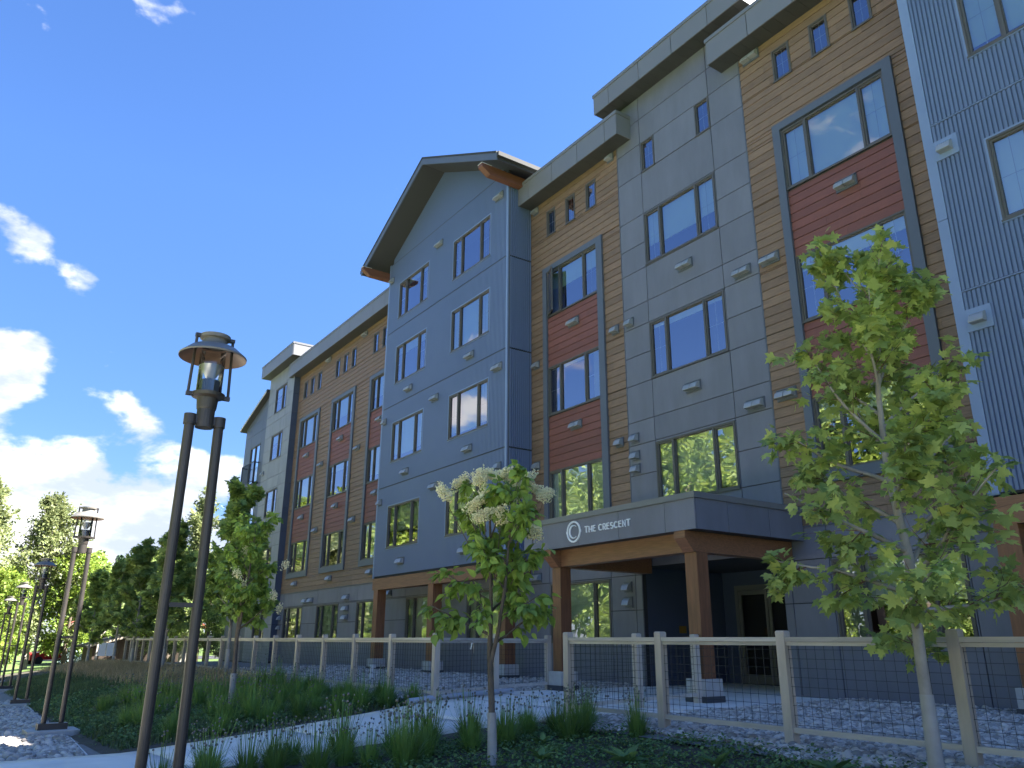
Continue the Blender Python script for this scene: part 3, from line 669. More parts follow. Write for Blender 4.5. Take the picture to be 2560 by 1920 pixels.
# --- wall vents
def hood_mesh(w, h=.165, dp=.15):
    m = MB(); prof = [(0, h * .55), (-dp * .35, h * .52), (-dp * .75, h * .22), (-dp, -h * .35), (-dp * .98, -h * .42), (0, -h * .42)]
    m.prism(prof, 'x', -w / 2, w / 2); me = m.mesh('hood', 'vent_metal'); fix_normals(me); return me
HM = hood_mesh(.195, .155, .135); HMS = hood_mesh(.215, .165, .14)
PL = {k: MB().box(-a, a, -.012, .012, -.115, .125).box(-a, a, -.03, -.012, .108, .125).mesh('wall_vent', 'surround') for k, a in ((1, .125), (2, .225))}
PLB = MB().box(-.19, .19, -.014, .02, -.17, .19).mesh('wall_vent', 'blue_trim')
def vent(x, z, k, y, plate=None):
    o = bpy.data.objects.new('wall_vent', plate or PL[k]); COL.objects.link(o); o.parent = bld; o.location = Vector((x, y - .012, z)) - ORG[bld]
    for dx in ((0,) if k == 1 else (-.106, .106)):
        h = bpy.data.objects.new('hood', HMS if k == 1 else HM); COL.objects.link(h); h.parent = o; h.location = (dx, -.012, 0)
for x, z, k in [(-11.54, 8.47, 2), (-9.93, 7.64, 2), (-9.2, 7.64, 2), (-15.72, 8.43, 2), (-14.03, 7.63, 1), (-13.48, 7.64, 1), (-17.45, 7.64, 1), (-11.55, 5.45, 2), (-15.69, 5.47, 2), (-14.02, 4.65, 1), (-13.48, 4.65, 1), (-13.48, 4.22, 1), (-13.48, 3.90, 1), (-17.45, 4.66, 1), (-9.91, 4.64, 2), (-13.98, 12.74, 1), (-9.15, 12.74, 2), (-9.15, 4.66, 2), (-7.31, 8.48, 2), (-7.33, 5.46, 2), (-17.45, 12.72, 1), (-28.0, 8.43, 2), (-28.0, 5.47, 2), (-28.05, 2.47, 2), (-36.0, 8.42, 2), (-31.92, 8.42, 2), (-30.03, 7.63, 2), (-34.05, 7.63, 2), (-36.0, 5.46, 2), (-31.95, 5.47, 2), (-30.05, 4.66, 2), (-34.1, 4.66, 2), (-34.06, 12.7, 2), (-30.0, 12.7, 2), (-36.1, 2.45, 2), (-32.05, 2.46, 2), (-34.57, 1.64, 2), (-33.93, 1.64, 2), (-30.12, 1.62, 2), (-30.12, 1.20, 2), (-30.12, .86, 2), (-26.4, 1.62, 2), (-13.93, 1.20, 1), (-13.93, .87, 1), (-17.5, 1.62, 2)]: vent(x, z, k, D)
for x, z, k in [(-18.22, 13.34, 2), (-22.0, 13.32, 2), (-25.68, 13.32, 1), (-19.78, 8.47, 2), (-18.2, 7.63, 2), (-23.86, 8.46, 2), (-21.94, 7.63, 2), (-25.67, 7.62, 1), (-19.78, 5.49, 2), (-23.85, 5.48, 2), (-25.68, 4.66, 1), (-23.87, 2.5, 2), (-18.1, 4.66, 1), (-21.8, 4.66, 2), (-19.85, 2.5, 2)]: vent(x, z, k, G - .002)
for z in (7.66, 4.66): vent(-5.05, z, 1, G - .004, PLB)
for z in (8.42, 5.4): vent(-41.6, z, 1, TW)
for z in (1.45, .98, .55): vent(-37.7, z, 1, D)

# --- timber frame under the blue bays
def column(x, y, w, z0, z1, pier=True, dp=None):
    dp = dp or w
    c = MB().box(x - w / 2, x + w / 2, y, y + dp, z0 + .36, z1).build('column', 'timber', bld)
    MB().box(x - w / 2 - .07, x + w / 2 + .07, y - .07, y + dp + .07, z0 + .10, z0 + .36).build('pier', 'pier_stone', c)
    MB().box(x - w / 2 - .09, x + w / 2 + .09, y - .09, y + dp + .09, z0 - .15, z0 + .10).build('pier_base', 'pier_dark', c)
for x in (-25.72, -21.85, -17.93): column(x, G + .02, .32, GF, 1.66)
MB().box(-25.98, -17.76, G + .005, G + .32, 1.66, 2.04).build('beam', 'timber_beam', bld)
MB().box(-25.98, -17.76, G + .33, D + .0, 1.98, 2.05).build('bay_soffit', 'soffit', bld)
MB().box(-18.06, -17.76, G + .33, D - .01, 1.66, 1.975).build('beam', 'timber_beam', bld)
for x in (-5.25, -1.2): column(x, G + .02, .32, GF, 1.60)
MB().box(-5.40, 4.5, G + .005, G + .32, 1.60, 1.99).build('beam', 'timber_beam', bld)
MB().box(-5.40, 4.5, G + .33, D, 1.95, 2.02).build('bay_soffit', 'soffit', bld)

# --- entrance canopy
CX0, CX1, CY = -14.0, -9.10, 9.98
cn = MB().box(CX0 + .03, CX1 - .03, CY + .03, D - .03, 1.84, 2.34).build('canopy', 'panel_joint', bld)
ed = [CX0, -13.35, -12.17, -10.99, -9.80, CX1]
for a, b in zip(ed[:-1], ed[1:]): piece('fascia_panel', 'grey_panel', cn, a + .005, b - .005, CY, CY + .028, 1.80, 2.315)
ed = [CY + .03, 10.8, 11.9, D - .03]
for a, b in zip(ed[:-1], ed[1:]):
    piece('fascia_panel', 'navy_panel' if False else 'grey_panel', cn, CX1 - .028, CX1, a + .005, b - .005, 1.80, 2.315); piece('fascia_panel', 'grey_panel', cn, CX0, CX0 + .028, a + .005, b - .005, 1.80, 2.315)
MB().box(CX0 - .03, CX1 + .03, CY - .03, CY + .14, 2.317, 2.42).box(CX1 - .14, CX1 + .03, CY + .142, D - .035, 2.317, 2.42).box(CX0 - .03, CX0 + .14, CY + .142, D - .035, 2.317, 2.42).box(CX0 + .14, CX1 - .14, CY + .14, D - .035, 2.345, 2.36).build('coping', 'coping_metal', cn)
k = 0
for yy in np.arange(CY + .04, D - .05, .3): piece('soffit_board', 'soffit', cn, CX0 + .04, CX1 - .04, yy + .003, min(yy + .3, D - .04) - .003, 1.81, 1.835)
BY = 10.24
MB().box(-13.10, -9.62, BY + .03, BY + .27, 1.47, 1.805).build('beam', 'timber_beam', cn)
for x in (-13.22, -9.50):
    m = MB(); m.prism([(CY + .02, 1.80), (CY + .02, 1.68), (CY + .22, 1.46), (D - .05, 1.46), (D - .05, 1.80)], 'x', x - .125, x + .125); o = m.build('beam', 'timber_beam', cn); fix_normals(o.data)
    column(x, BY, .27, GF, 1.455)
# recess with the sliding entrance door
RB = 15.6
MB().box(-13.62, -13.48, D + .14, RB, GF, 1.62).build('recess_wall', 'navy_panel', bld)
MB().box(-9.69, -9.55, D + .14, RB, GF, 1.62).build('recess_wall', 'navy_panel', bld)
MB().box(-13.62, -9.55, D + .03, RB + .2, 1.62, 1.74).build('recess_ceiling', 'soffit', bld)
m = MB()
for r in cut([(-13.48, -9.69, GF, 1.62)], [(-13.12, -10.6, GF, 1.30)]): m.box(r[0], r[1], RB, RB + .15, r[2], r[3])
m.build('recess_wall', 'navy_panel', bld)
dr = MB().box(-13.12, -10.6, RB - .02, RB + .12, 1.18, 1.30).box(-13.12, -13.03, RB - .02, RB + .12, GF, 1.18).box(-10.69, -10.6, RB - .02, RB + .12, GF, 1.18).build('entrance_door', 'door_frame', bld)
for a, b in ((-13.03, -12.20), (-12.18, -11.45), (-11.43, -10.69)):
    MB().box(a, a + .07, RB, RB + .06, GF + .02, 1.17).box(b - .07, b, RB, RB + .06, GF + .02, 1.17).box(a + .07, b - .07, RB, RB + .06, GF + .02, GF + .22).box(a + .07, b - .07, RB, RB + .06, 1.08, 1.17).box(a + .07, b - .07, RB, RB + .06, .02, .08).build('door_leaf', 'door_frame', dr)
    MB().quad((a + .07, RB + .03, GF + .2), (b - .07, RB + .03, GF + .2), (b - .07, RB + .03, 1.1), (a + .07, RB + .03, 1.1)).build('pane', 'door_glass', dr)
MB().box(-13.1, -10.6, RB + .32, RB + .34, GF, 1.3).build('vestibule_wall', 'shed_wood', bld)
MB().box(-13.478, -13.46, 14.0, 14.22, .20, .36).build('door_plate', 'brass_plate', bld)

# --- the sign: emblem and separate letters
sg = empty('entrance_sign', (-11.5, CY - .02, 2.07)); tag(sg, 'white THE CRESCENT lettering and round C emblem on canopy fascia', 'sign')
def stroke(m, pts, w, y0, y1, closed=False):
    pts = [Vector((p[0], 0, p[1])) for p in pts]; n = len(pts); L, R = [], []
    for i in range(n):
        a = pts[(i - 1) % n] if closed or i > 0 else pts[i]; b = pts[(i + 1) % n] if closed or i < n - 1 else pts[i]
        t = (b - a).normalized(); nn = Vector((-t.z, 0, t.x)); ww = w[i] if hasattr(w, '__len__') else w
        L.append(pts[i] + nn * ww / 2); R.append(pts[i] - nn * ww / 2)
    for i in range(n if closed else n - 1):
        j = (i + 1) % n
        for ya, yb in ((y0, y0),): m.quad((L[i].x, y0, L[i].z), (R[i].x, y0, R[i].z), (R[j].x, y0, R[j].z), (L[j].x, y0, L[j].z))
        m.quad((L[i].x, y0, L[i].z), (L[j].x, y0, L[j].z), (L[j].x, y1, L[j].z), (L[i].x, y1, L[i].z))
        m.quad((R[j].x, y0, R[j].z), (R[i].x, y0, R[i].z), (R[i].x, y1, R[i].z), (R[j].x, y1, R[j].z))
    if not closed:
        for i in (0, n - 1): m.quad((L[i].x, y0, L[i].z), (R[i].x, y0, R[i].z), (R[i].x, y1, R[i].z), (L[i].x, y1, L[i].z))
def arc(cx, cz, rx, rz, a0, a1, n=16): return [(cx + rx * math.cos(math.radians(a0 + (a1 - a0) * k / n)), cz + rz * math.sin(math.radians(a0 + (a1 - a0) * k / n))) for k in range(n + 1)]
GL = {'T': ([[(0, 1), (.9, 1)], [(.45, 1), (.45, 0)]], .9), 'H': ([[(.06, 0), (.06, 1)], [(.84, 0), (.84, 1)], [(.06, .46), (.84, .46)]], .9),
      'E': ([[(.66, .05), (.06, .05), (.06, .95), (.66, .95)], [(.06, .58), (.60, .58)]], .72),
      'C': ([arc(.5, .5, .46, .46, 48, 312, 20)], .92), 'R': ([[(.06, 0), (.06, .95), (.4, .95)] + arc(.42, .68, .26, .27, 90, -90, 10) + [(.06, .41)], [(.38, .41), (.72, 0)]], .74),
      'S': ([arc(.38, .715, .30, .24, 40, 250, 12)[:-1] + arc(.38, .265, .32, .24, 80, -140, 12)], .74), 'N': ([[(.06, 0), (.06, 1), (.78, 0), (.78, 1)]], .84)}
lh = .118; x = -11.945; zb = 2.017; ypos = (CY - .022, CY + .001)
tot = sum(GL[c][1] + .30 if c != ' ' else .62 for c in 'THE CRESCENT') - .30; sx = 1.285 / tot
for ch in 'THE CRESCENT':
    if ch == ' ': x += .62 * sx; continue
    m = MB()
    for st in GL[ch][0]: stroke(m, [(x + p[0] * sx, zb + p[1] * lh) for p in st], .0185, *ypos)
    m.build('letter', 'letter', sg); x += (GL[ch][1] + .30) * sx
ec, ez, er = -12.295, 2.075, .205
m = MB()
for s, e in ((8, 172), (188, 352)):
    stroke(m, arc(ec, ez, er * .93, er * .93, s, e, 28), .022, *ypos); stroke(m, arc(ec, ez, er * 1.02, er * 1.02, s, e, 28), .006, *ypos)
for s in (-1, 1): m.box(ec + s * er * .98 - .022, ec + s * er * .98 + .022, CY - .022, CY + .001, ez - .026, ez + .026)
m.build('emblem_ring', 'letter', sg)
m = MB(); pts = arc(ec, ez, er * .60, er * .60, 52, 308, 30); stroke(m, pts, [.008 + .026 * math.sin(math.pi * k / 30) ** 1.2 for k in range(31)], *ypos); m.build('emblem_letter', 'letter', sg)

# ------------------------------------------------------------------ fences: timber posts and rails, welded wire panels
def fence(name, pts, label, first=True, last=True, rail_mat='fence_rail', top=.125, ph=.0):
    f = empty(name, (pts[0][0], pts[0][1], gz(*pts[0]))); tag(f, label, 'fence')
    for i, (x, y) in enumerate(pts):
        if (i == 0 and not first) or (i == len(pts) - 1 and not last): continue
        z = gz(x, y); h = random.uniform(-.008, .012); t = random.uniform(-.006, .006); a = .052
        m = MB(); zt = top + h
        m.v += [(x + sx * a, y + sy * a, z - .2) for sx, sy in ((-1, -1), (1, -1), (1, 1), (-1, 1))] + [(x + t + sx * a, y + sy * a, zt - .012) for sx, sy in ((-1, -1), (1, -1), (1, 1), (-1, 1))] + [(x + t + sx * (a - .01), y + sy * (a - .01), zt) for sx, sy in ((-1, -1), (1, -1), (1, 1), (-1, 1))]
        for q in range(4):
            r = (q + 1) % 4; m.f += [(q, r, 4 + r, 4 + q), (4 + q, 4 + r, 8 + r, 8 + q)]; m.m += [0, 0]
        m.f.append((8, 9, 10, 11)); m.m.append(0); m.build('post', 'fence_wood', f)
    for (xa, ya), (xb, yb) in zip(pts[:-1], pts[1:]):
        A, B = Vector((xa, ya, 0)), Vector((xb, yb, 0)); L = (B - A).length; u = (B - A) / L; n = Vector((u.y, -u.x, 0))
        if n.y > 0: n = -n
        za, zb = gz(xa, ya) + .17, gz(xb, yb) + .17
        def P(s, off, zz): q = A + u * s + n * off; return (q.x, q.y, zz)
        def bar(nm, s0, s1, o0, o1, z0a, z0b, th, mt):
            m = MB(); c = [P(s, o_, (z0a if s == s0 else z0b) + dz) for dz in (0, th) for o_ in (o0, o1) for s in (s0, s1)]
            for q in ((0, 1, 5, 4), (1, 3, 7, 5), (3, 2, 6, 7), (2, 0, 4, 6), (4, 5, 7, 6), (0, 2, 3, 1)): m.quad(*[c[t] for t in q])
            o = m.build(nm, mt, f); fix_normals(o.data); return o
        bar('top_rail', .054, L - .054, -.035, .042, .012, .012, .045, rail_mat)
        bar('top_rail_strip', .056, L - .056, -.020, .025, -.026, -.026, .034, rail_mat)
        bar('bottom_rail', .054, L - .054, -.03, .034, za - .03, zb - .03, .05, rail_mat)
        w = MB(); r = .0027
        nv = max(2, int(round((L - .12) / .102)))
        for k in range(nv + 1):
            s = .06 + (L - .12) * k / nv; zl = za + (zb - za) * s / L
            w.tube([P(s, 0, zl), P(s, 0, .01)], r, 4, False)
        nh = 9
        for k in range(nh):
            t = (k + .5) / nh; w.tube([P(.055, .004, za + (-.02 - za) * t), P(L - .055, .004, zb + (-.02 - zb) * t)], r, 4, False)
        w.build('wire_mesh', 'wire', f)
fence('garden_fence', [(-9.05 + 1.77 * k, 7.2 + .02 * k) for k in range(7)], 'timber and wire mesh fence running right from entrance path along gravel')
fence('garden_fence', [(-9.05, 7.2), (-9.33, 8.75), (-9.42, 10.12)], 'short timber and mesh fence on right side of entrance walk beside canopy column', first=False, rail_mat='fence_rail')
LF = [(-12.55 - 1.72 * k, 7.08 + .012 * k * (1 + .1 * k)) for k in range(20)]
fence('garden_fence', LF, 'long timber and mesh fence running left from entrance walk towards the far trees')
fence('garden_fence', [(-12.55, 7.08), (-13.2, 8.74), (-13.5, 10.22)], 'short timber and mesh fence on left side of entrance walk by drain pipe', first=False)

# ------------------------------------------------------------------ lamp posts
def make_lamp():
    r = empty('lamp_post', (0, 0, 0))
    H = 3.02; s = .122
    for sg_ in (-1, 1): MB().tube([(0, sg_ * s * 1.12, .10), (0, sg_ * s, H)], .042, 16).build('pole', 'bronze', r, False, smooth=False)
    MB().box(-.022, .022, -s + .02, s - .02, 1.50, 1.535).build('crossbar', 'bronze', r, False)
    m = MB(); m.box(-.11, .11, -.23, .23, .0, .10); m.build('base_plate', 'bronze', r, False)
    m = MB(); m.prism([(-.30, -.40), (.30, -.40), (.36, -.30), (.36, .30), (.30, .40), (-.30, .40), (-.36, .30), (-.36, -.30)], 'z', -.35, .0); m.build('footing', 'pier_stone', r, False)
    m = MB(); m.tube([(0, -s, H - .015), (0, -s, H + .075)], .052, 18).tube([(0, s, H - .015), (0, s, H + .075)], .052, 18).box(-.03, .03, -s, s, H, H + .07); m.tube([(0, 0, H - .03), (0, 0, H + .13)], .075, 20); m.build('yoke', 'bronze', r, False)
    z = H + .13
    m = MB(); m.lathe([(0, z), (.078, z), (.082, z + .012), (.090, z + .10), (.135, z + .115), (.140, z + .145), (.10, z + .150), (0, z + .15)], 28); nk = m.build('lamp_neck', 'bronze', r, False)
    z += .15
    for sg_ in (-1, 1):
        m = MB(); m.box(-.018, .018, sg_ * .115 if sg_ > 0 else -.185, .185 if sg_ > 0 else -.115, z - .04, z - .005); m.tube([(0, sg_ * .17, z - .04), (0, sg_ * .155, z + .52)], .0125, 10); m.box(-.02, .02, .09 if sg_ > 0 else -.17, .17 if sg_ > 0 else -.09, z + .505, z + .535); m.build('rod', 'bronze', r, False)
    m = MB(); m.lathe([(.108, z - .01), (.108, z + .415)], 36); g = m.build('glass_cylinder', 'lamp_glass', r, False); smooth_angle(g)
    m = MB(); m.lathe([(0, z), (.082, z), (.082, z + .115), (0, z + .118)], 28)
    for k in range(28):
        t = 2 * math.pi * k / 28; m.box(.0805 * math.cos(t) - .004, .0805 * math.cos(t) + .004, .0805 * math.sin(t) - .004, .0805 * math.sin(t) + .004, z, z + .112)
    m.build('driver_housing', 'vent_dark', r, False)
    m = MB(); m.lathe([(.030, z + .135), (.045, z + .15), (.098, z + .245), (.100, z + .25), (.0, z + .246)], 28); c = m.build('reflector_cone', 'reflector', r, False); smooth_angle(c)
    h = MB(); h.cur = 0; h.lathe([(.285, z + .325), (.287, z + .340), (.20, z + .415), (.115, z + .445), (.11, z + .455)], 44); h.cur = 1; h.lathe([(.110, z + .435), (.195, z + .400), (.275, z + .330), (.285, z + .325)], 44)
    o = h.build('lamp_hood', ['lamp_hood', 'hood_under_lit'], r, False); smooth_angle(o, 50)
    m = MB(); m.lathe([(.112, z + .445), (.100, z + .50), (.128, z + .505), (.130, z + .535), (.05, z + .545), (0, z + .545)], 36); o = m.build('top_ring', 'lamp_hood', r, False); smooth_angle(o, 35)
    return r
LAMP = make_lamp()
lamps = [(-6.94, 1.55, 0), (-16.7, 1.87, .05), (-26.4, 2.1, -.06), (-36.45, 2.34, .1), (-46.3, 2.5, 0)]
ll = ['nearest bronze twin-pole lamp post standing in front of the chive bed', 'twin-pole lamp post on concrete footing in gravel, second nearest', 'dark twin-pole lamp post on gravel strip, third nearest', 'small twin-pole lamp post at the edge of the sloping bed, fourth nearest', 'farthest tiny twin-pole lamp post at the left picture edge']
for k, (x, y, rz) in enumerate(lamps):
    o = LAMP if k == 0 else clone(LAMP)
    o.location = (x, y, gz(x, y) + (.12 if k else -.02)); o.rotation_euler.z = rz; tag(o, ll[k], 'lamp post', 'lamp posts along the walk'); ORG[o] = Vector(o.location)

# ------------------------------------------------------------------ leaves and trees
def leaf_template(half, center, cup):
    out = half + [(-x, y) for x, y in reversed(half[1:-1])]
    v = [(0, center, 0)] + [(x, y, cup(x, y)) for x, y in out]; n = len(out)
    return np.array(v, float), np.array([(0, 1 + k, 1 + (k + 1) % n) for k in range(n)])
MAPLE = leaf_template([(0, 0.02), (.30, -.06), (.46, .06), (.34, .20), (.60, .30), (.72, .52), (.46, .50), (.24, .52), (.30, .74), (.13, .74), (0, 1.08)], .36, lambda x, y: -.30 * x * x - .22 * (y - .36) ** 2 + .05 * abs(x))
OVATE = leaf_template([(0, 0), (.20, .10), (.33, .34), (.27, .62), (.11, .86), (0, 1.02)], .40, lambda x, y: .32 * abs(x) - .22 * (y - .3) ** 2)
DIAM = (np.array([(0, 0, 0), (.34, .42, .08), (0, 1, -.1), (-.34, .42, .08)], float), np.array([(0, 1, 2, 3)]))
def norm(v): return v / (np.linalg.norm(v, axis=-1, keepdims=True) + 1e-9)
def grow(rng, trunk, trad, prims, twig_n, twig_len, wood, droop=.15):
    """trunk = points; prims = (t on trunk, azimuth, elevation, length); returns twig segments (p, dir) for leaves"""
    m = MB(); tr = [Vector(p) for p in trunk]; m.tube(tr, trad, 10); segs = []
    cum = [0]
    for a, b in zip(tr[:-1], tr[1:]): cum.append(cum[-1] + (b - a).length)
    def at(t):
        s = t * cum[-1]
        for k in range(len(tr) - 1):
            if s <= cum[k + 1] or k == len(tr) - 2:
                q = (s - cum[k]) / (cum[k + 1] - cum[k]); return tr[k].lerp(tr[k + 1], q), trad[k] * (1 - q) + trad[k + 1] * q
    tw = MB()
    for (t, az, el, L) in prims:
        p, r0 = at(t); r0 = min(r0 * .62, .010 + .011 * L); d = Vector((math.cos(az) * math.cos(el), math.sin(az) * math.cos(el), math.sin(el)))
        pts = [p]; n = 7
        for k in range(n):
            d = (d + Vector((rng.normal(0, .10), rng.normal(0, .10), rng.normal(.035, .07)))).normalized(); pts.append(pts[-1] + d * L / n)
        m.tube(pts, [r0 * (1 - .82 * k / n) + .0015 for k in range(n + 1)], 6, False)
        for k in range(2, n + 1): segs.append((np.array(pts[k - 1]), np.array(pts[k]), k / n))
        for q in range(twig_n):
            s = rng.uniform(.22, .98); k = min(int(s * n), n - 1); b = pts[k].lerp(pts[k + 1], s * n - k); dd = (pts[k + 1] - pts[k]).normalized()
            side = dd.cross(Vector((rng.normal(), rng.normal(), rng.normal()))).normalized(); dd = (dd * .75 + side * .8 + Vector((0, 0, .12))).normalized()
            tl = L * twig_len * rng.uniform(.6, 1.15) * (1.15 - .55 * s); tp = [b]
            for z_ in range(3):
                dd = (dd + Vector((rng.normal(0, .12), rng.normal(0, .12), rng.normal(0, .1) - droop * .3))).normalized(); tp.append(tp[-1] + dd * tl / 3)
            tw.tube(tp, [max(.0018, r0 * .3), .0028, .002, .0012], 4, False)
            for z_ in range(3): segs.append((np.array(tp[z_]), np.array(tp[z_ + 1]), 1.0))
    return m, tw, segs
def leaves_on(rng, segs, n, size, tmpl, spread, droop, size_var=.35, weight=None):
    A = np.array([s[0] for s in segs]); B = np.array([s[1] for s in segs]); w = np.array([s[2] for s in segs]); w = w / w.sum()
    k = rng.choice(len(segs), n, p=w); t = rng.random((n, 1)); p = A[k] * (1 - t) + B[k] * t
    d = norm(B[k] - A[k]); rnd = norm(rng.normal(size=(n, 3))); out = norm(d * .55 + rnd * .8 + np.array([0, 0, -droop]))
    p = p + out * spread * rng.random((n, 1)) + rng.normal(0, spread * .25, (n, 3))
    up = norm(np.array([0, 0, 1.0]) + rng.normal(0, .45, (n, 3)))
    sz = size * (1 + rng.uniform(-size_var, size_var, n))
    return scatter(tmpl[0], tmpl[1], p, frames(out, up), sz)
def tree(name, loc, label, cat, group, trunk, trad, prims, twig, leafn, leaf, tmpl, lm, wood, twm=None, spread=.04, droop=.45, seed=1, wrap=0):
    rng = np.random.default_rng(seed); r = empty(name, loc); tag(r, label, cat, group)
    m, tw, segs = grow(rng, trunk, trad, prims, twig[0], twig[1], wood)
    o = m.build('trunk', wood, r, False, smooth=True)
    tw.build('twigs', twm or wood, r, False)['kind'] = 'stuff'
    v, f = leaves_on(rng, segs, leafn, leaf, tmpl, spread, droop)
    setup(bpy.data.objects.new('crown', arr_mesh('crown', v, f, lm, inst=len(tmpl[0]))), r, False)
    if wrap:
        R0 = trad[0] * 1.0; m = MB(); pts = [(trunk[0][0], trunk[0][1], -.05), (trunk[0][0], trunk[0][1], wrap * .5), (trunk[0][0] + (trunk[1][0] - trunk[0][0]) * wrap / max(.01, trunk[1][2]), trunk[0][1], wrap)]
        m.tube(pts, [R0 * 1.22, R0 * 1.16, R0 * 1.14], 12, False); m.build('trunk_wrap', 'tree_wrap', r, False, smooth=True)
    return r, segs
GA = 2.39996
def prim_list(rng, n, t0, t1, L0, prof, el0, el1, az0=0.0):
    out = []
    for k in range(n):
        t = t0 + (t1 - t0) * (k + .5) / n; out.append((t, az0 + k * GA + rng.normal(0, .25), math.radians(el0 + (el1 - el0) * (k / n) + rng.normal(0, 5)), L0 * prof((t - t0) / (t1 - t0)) * rng.uniform(.82, 1.12)))
    return out
# the near maple
rg = np.random.default_rng(5); mb = (-3.52, 6.28); mz = gz(*mb)
trk = [(0, 0, -.1), (.0, 0, .9), (.02, .01, 1.7), (-.06, .02, 2.4), (-.04, .02, 3.1), (.08, 0, 3.75), (.20, 0, 4.15)]
pr0 = prim_list(rg, 25, .25, .93, 1.14, lambda t: 1.12 - .46 * t, 8, 62, 2.6)
mp, sg0 = tree('maple_tree', (mb[0], mb[1], mz), 'young maple with pale trunk and yellow-green lobed leaves before right fence', 'tree', None, trk, [.049, .044, .038, .030, .022, .014, .006], pr0, (11, .46), 3400, .090, MAPLE, 'maple_leaf', 'bark_grey', 'twig_red', .08, .55, 6)
m = MB(); m.tube([(0, 0, -.1), (.0, 0, .35), (.004, 0, .66)], [.060, .055, .050], 14, False); m.build('trunk_wrap', 'tree_wrap', mp, False, smooth=True)
# the near tree lilac
def panicles(rng, r, pts, size, n=190):
    for (p, dr) in pts:
        q = rng.normal(size=(n, 3)); q = norm(q) * (rng.random((n, 1)) ** .40); q[:, 2] = q[:, 2] * .75; lob = norm(rng.normal(size=(7, 3))); q = q * (.62 + .55 * np.max(norm(q) @ lob.T, axis=1, keepdims=True) ** 6)
        along = np.array(dr) / np.linalg.norm(dr); q = q * size * np.array([.62, .62, .55]) + along * (q @ along)[:, None] * size * .5
        v, f = scatter(np.array([(0, 0, 0), (1, 0, .3), (0, 1, .3), (-1, 0, .3), (0, -1, .3), (0, 0, .9)], float), np.array([(0, 2, 1), (0, 3, 2), (0, 4, 3), (0, 1, 4), (5, 1, 2), (5, 2, 3), (5, 3, 4), (5, 4, 1)]), q + np.array(p), frames(rng.normal(size=(n, 3)), rng.normal(size=(n, 3))), rng.uniform(.007, .0145, n))
        setup(bpy.data.objects.new('flower_cluster', arr_mesh('flower_cluster', v, f, 'lilac_flower', inst=6)), r, False)['kind'] = 'stuff'
def lilac(loc, label, seed, H, cr, leafn, nfl, leaf=.10):
    rng = np.random.default_rng(seed); k = H / 3.0
    t1 = [(0, 0, -.1), (-.03, 0, .6), (-.08, 0, 1.12), (-.10, .02, 1.6), (-.16, .05, 2.2), (-.2, .05, 2.7), (-.22, .05, 2.95)]; t1 = [(x * k, y * k, z * k) for x, y, z in t1]
    r = empty('lilac_tree', loc); tag(r, label, 'tree', 'flowering lilac trees')
    pr1 = prim_list(rng, 13, .40, .92, cr, lambda t: 1.0 - .30 * t, 22, 62, 1.0)
    m, tw, sg1 = grow(rng, t1, [.042 * k, .036 * k, .032 * k, .024 * k, .018 * k, .012 * k, .006], pr1, 6, .42, 'bark_brown', .3)
    t2 = [(-.06, 0, 1.0), (.12, -.02, 1.35), (.24, -.02, 1.8), (.30, 0, 2.4), (.34, 0, 2.85)]; t2 = [(x * k, y * k, z * k) for x, y, z in t2]
    m2, tw2, sg2 = grow(rng, t2, [.026 * k, .022 * k, .018 * k, .012 * k, .005], prim_list(rng, 9, .25, .95, cr * .85, lambda t: 1.0 - .25 * t, 20, 60, .2), 6, .42, 'bark_brown', .3)
    o = m2.v; n0 = len(m.v); m.v += m2.v; m.f += [tuple(n0 + i for i in f) for f in m2.f]; m.m += m2.m
    n0 = len(tw.v); tw.v += tw2.v; tw.f += [tuple(n0 + i for i in f) for f in tw2.f]; tw.m += tw2.m
    m.build('trunk', 'bark_brown', r, False, smooth=True); tw.build('twigs', 'bark_brown', r, False)['kind'] = 'stuff'
    v, f = leaves_on(rng, sg1 + sg2, leafn, leaf, OVATE, .05, .85); setup(bpy.data.objects.new('crown', arr_mesh('crown', v, f, 'lilac_leaf', inst=len(OVATE[0]))), r, False)
    MB().tube([(0, 0, -.05), (-.012 * k, 0, .25 * k), (-.025 * k, 0, .5 * k)], [.056 * k, .052 * k, .050 * k], 12, False).build('trunk_wrap', 'tree_wrap', r, False, smooth=True)
    return r, rng, sg1 + sg2
lx, ly = -6.98, 4.60; lz = gz(lx, ly)
lr, rng_l, sgl = lilac((lx, ly, lz), 'young tree lilac topped with cream flower clusters beside entrance path', 21, 2.70, .68, 1650, 14, .102)
fl = []
for (dx, dz, dy) in [(-1.28, 2.92, 0), (-.98, 3.06, .1), (-.62, 3.06, -.1), (-.40, 3.14, .15), (-.15, 3.12, -.05), (.02, 3.06, .12), (.22, 3.04, -.1), (.40, 2.98, .05), (-.66, 2.78, -.2), (-.44, 2.86, -.15), (-.52, 2.56, -.25), (-.22, 2.56, -.25), (.42, 2.42, -.1), (.12, 2.94, .2), (.62, 2.92, 0)]: u_ = (dx + .33) * .56; fl.append(((u_ * .567 - dy * .82, u_ * .824 + dy * .57, dz - .30 + .10 * (dz < 2.7)), (rng_l.normal(0, .4), rng_l.normal(0, .3), .5)))
panicles(rng_l, lr, fl, .17, 560)
tw = MB()
for (p, d) in fl: tw.tube([(p[0] * .55 - .05, p[1] * .4, p[2] - .55), (p[0] * .9, p[1] * .9, p[2] - .18), p], [.006, .004, .003], 5, False)
tw.build('flower_stalks', 'bark_brown', lr, False)['kind'] = 'stuff'
l2 = (-16.2, 4.75); lr2, rng2, s2 = lilac((l2[0], l2[1], gz(*l2)), 'tree lilac with few pale flowers on left bed before the grey tower', 31, 3.5, .78, 2200, 8, .115)
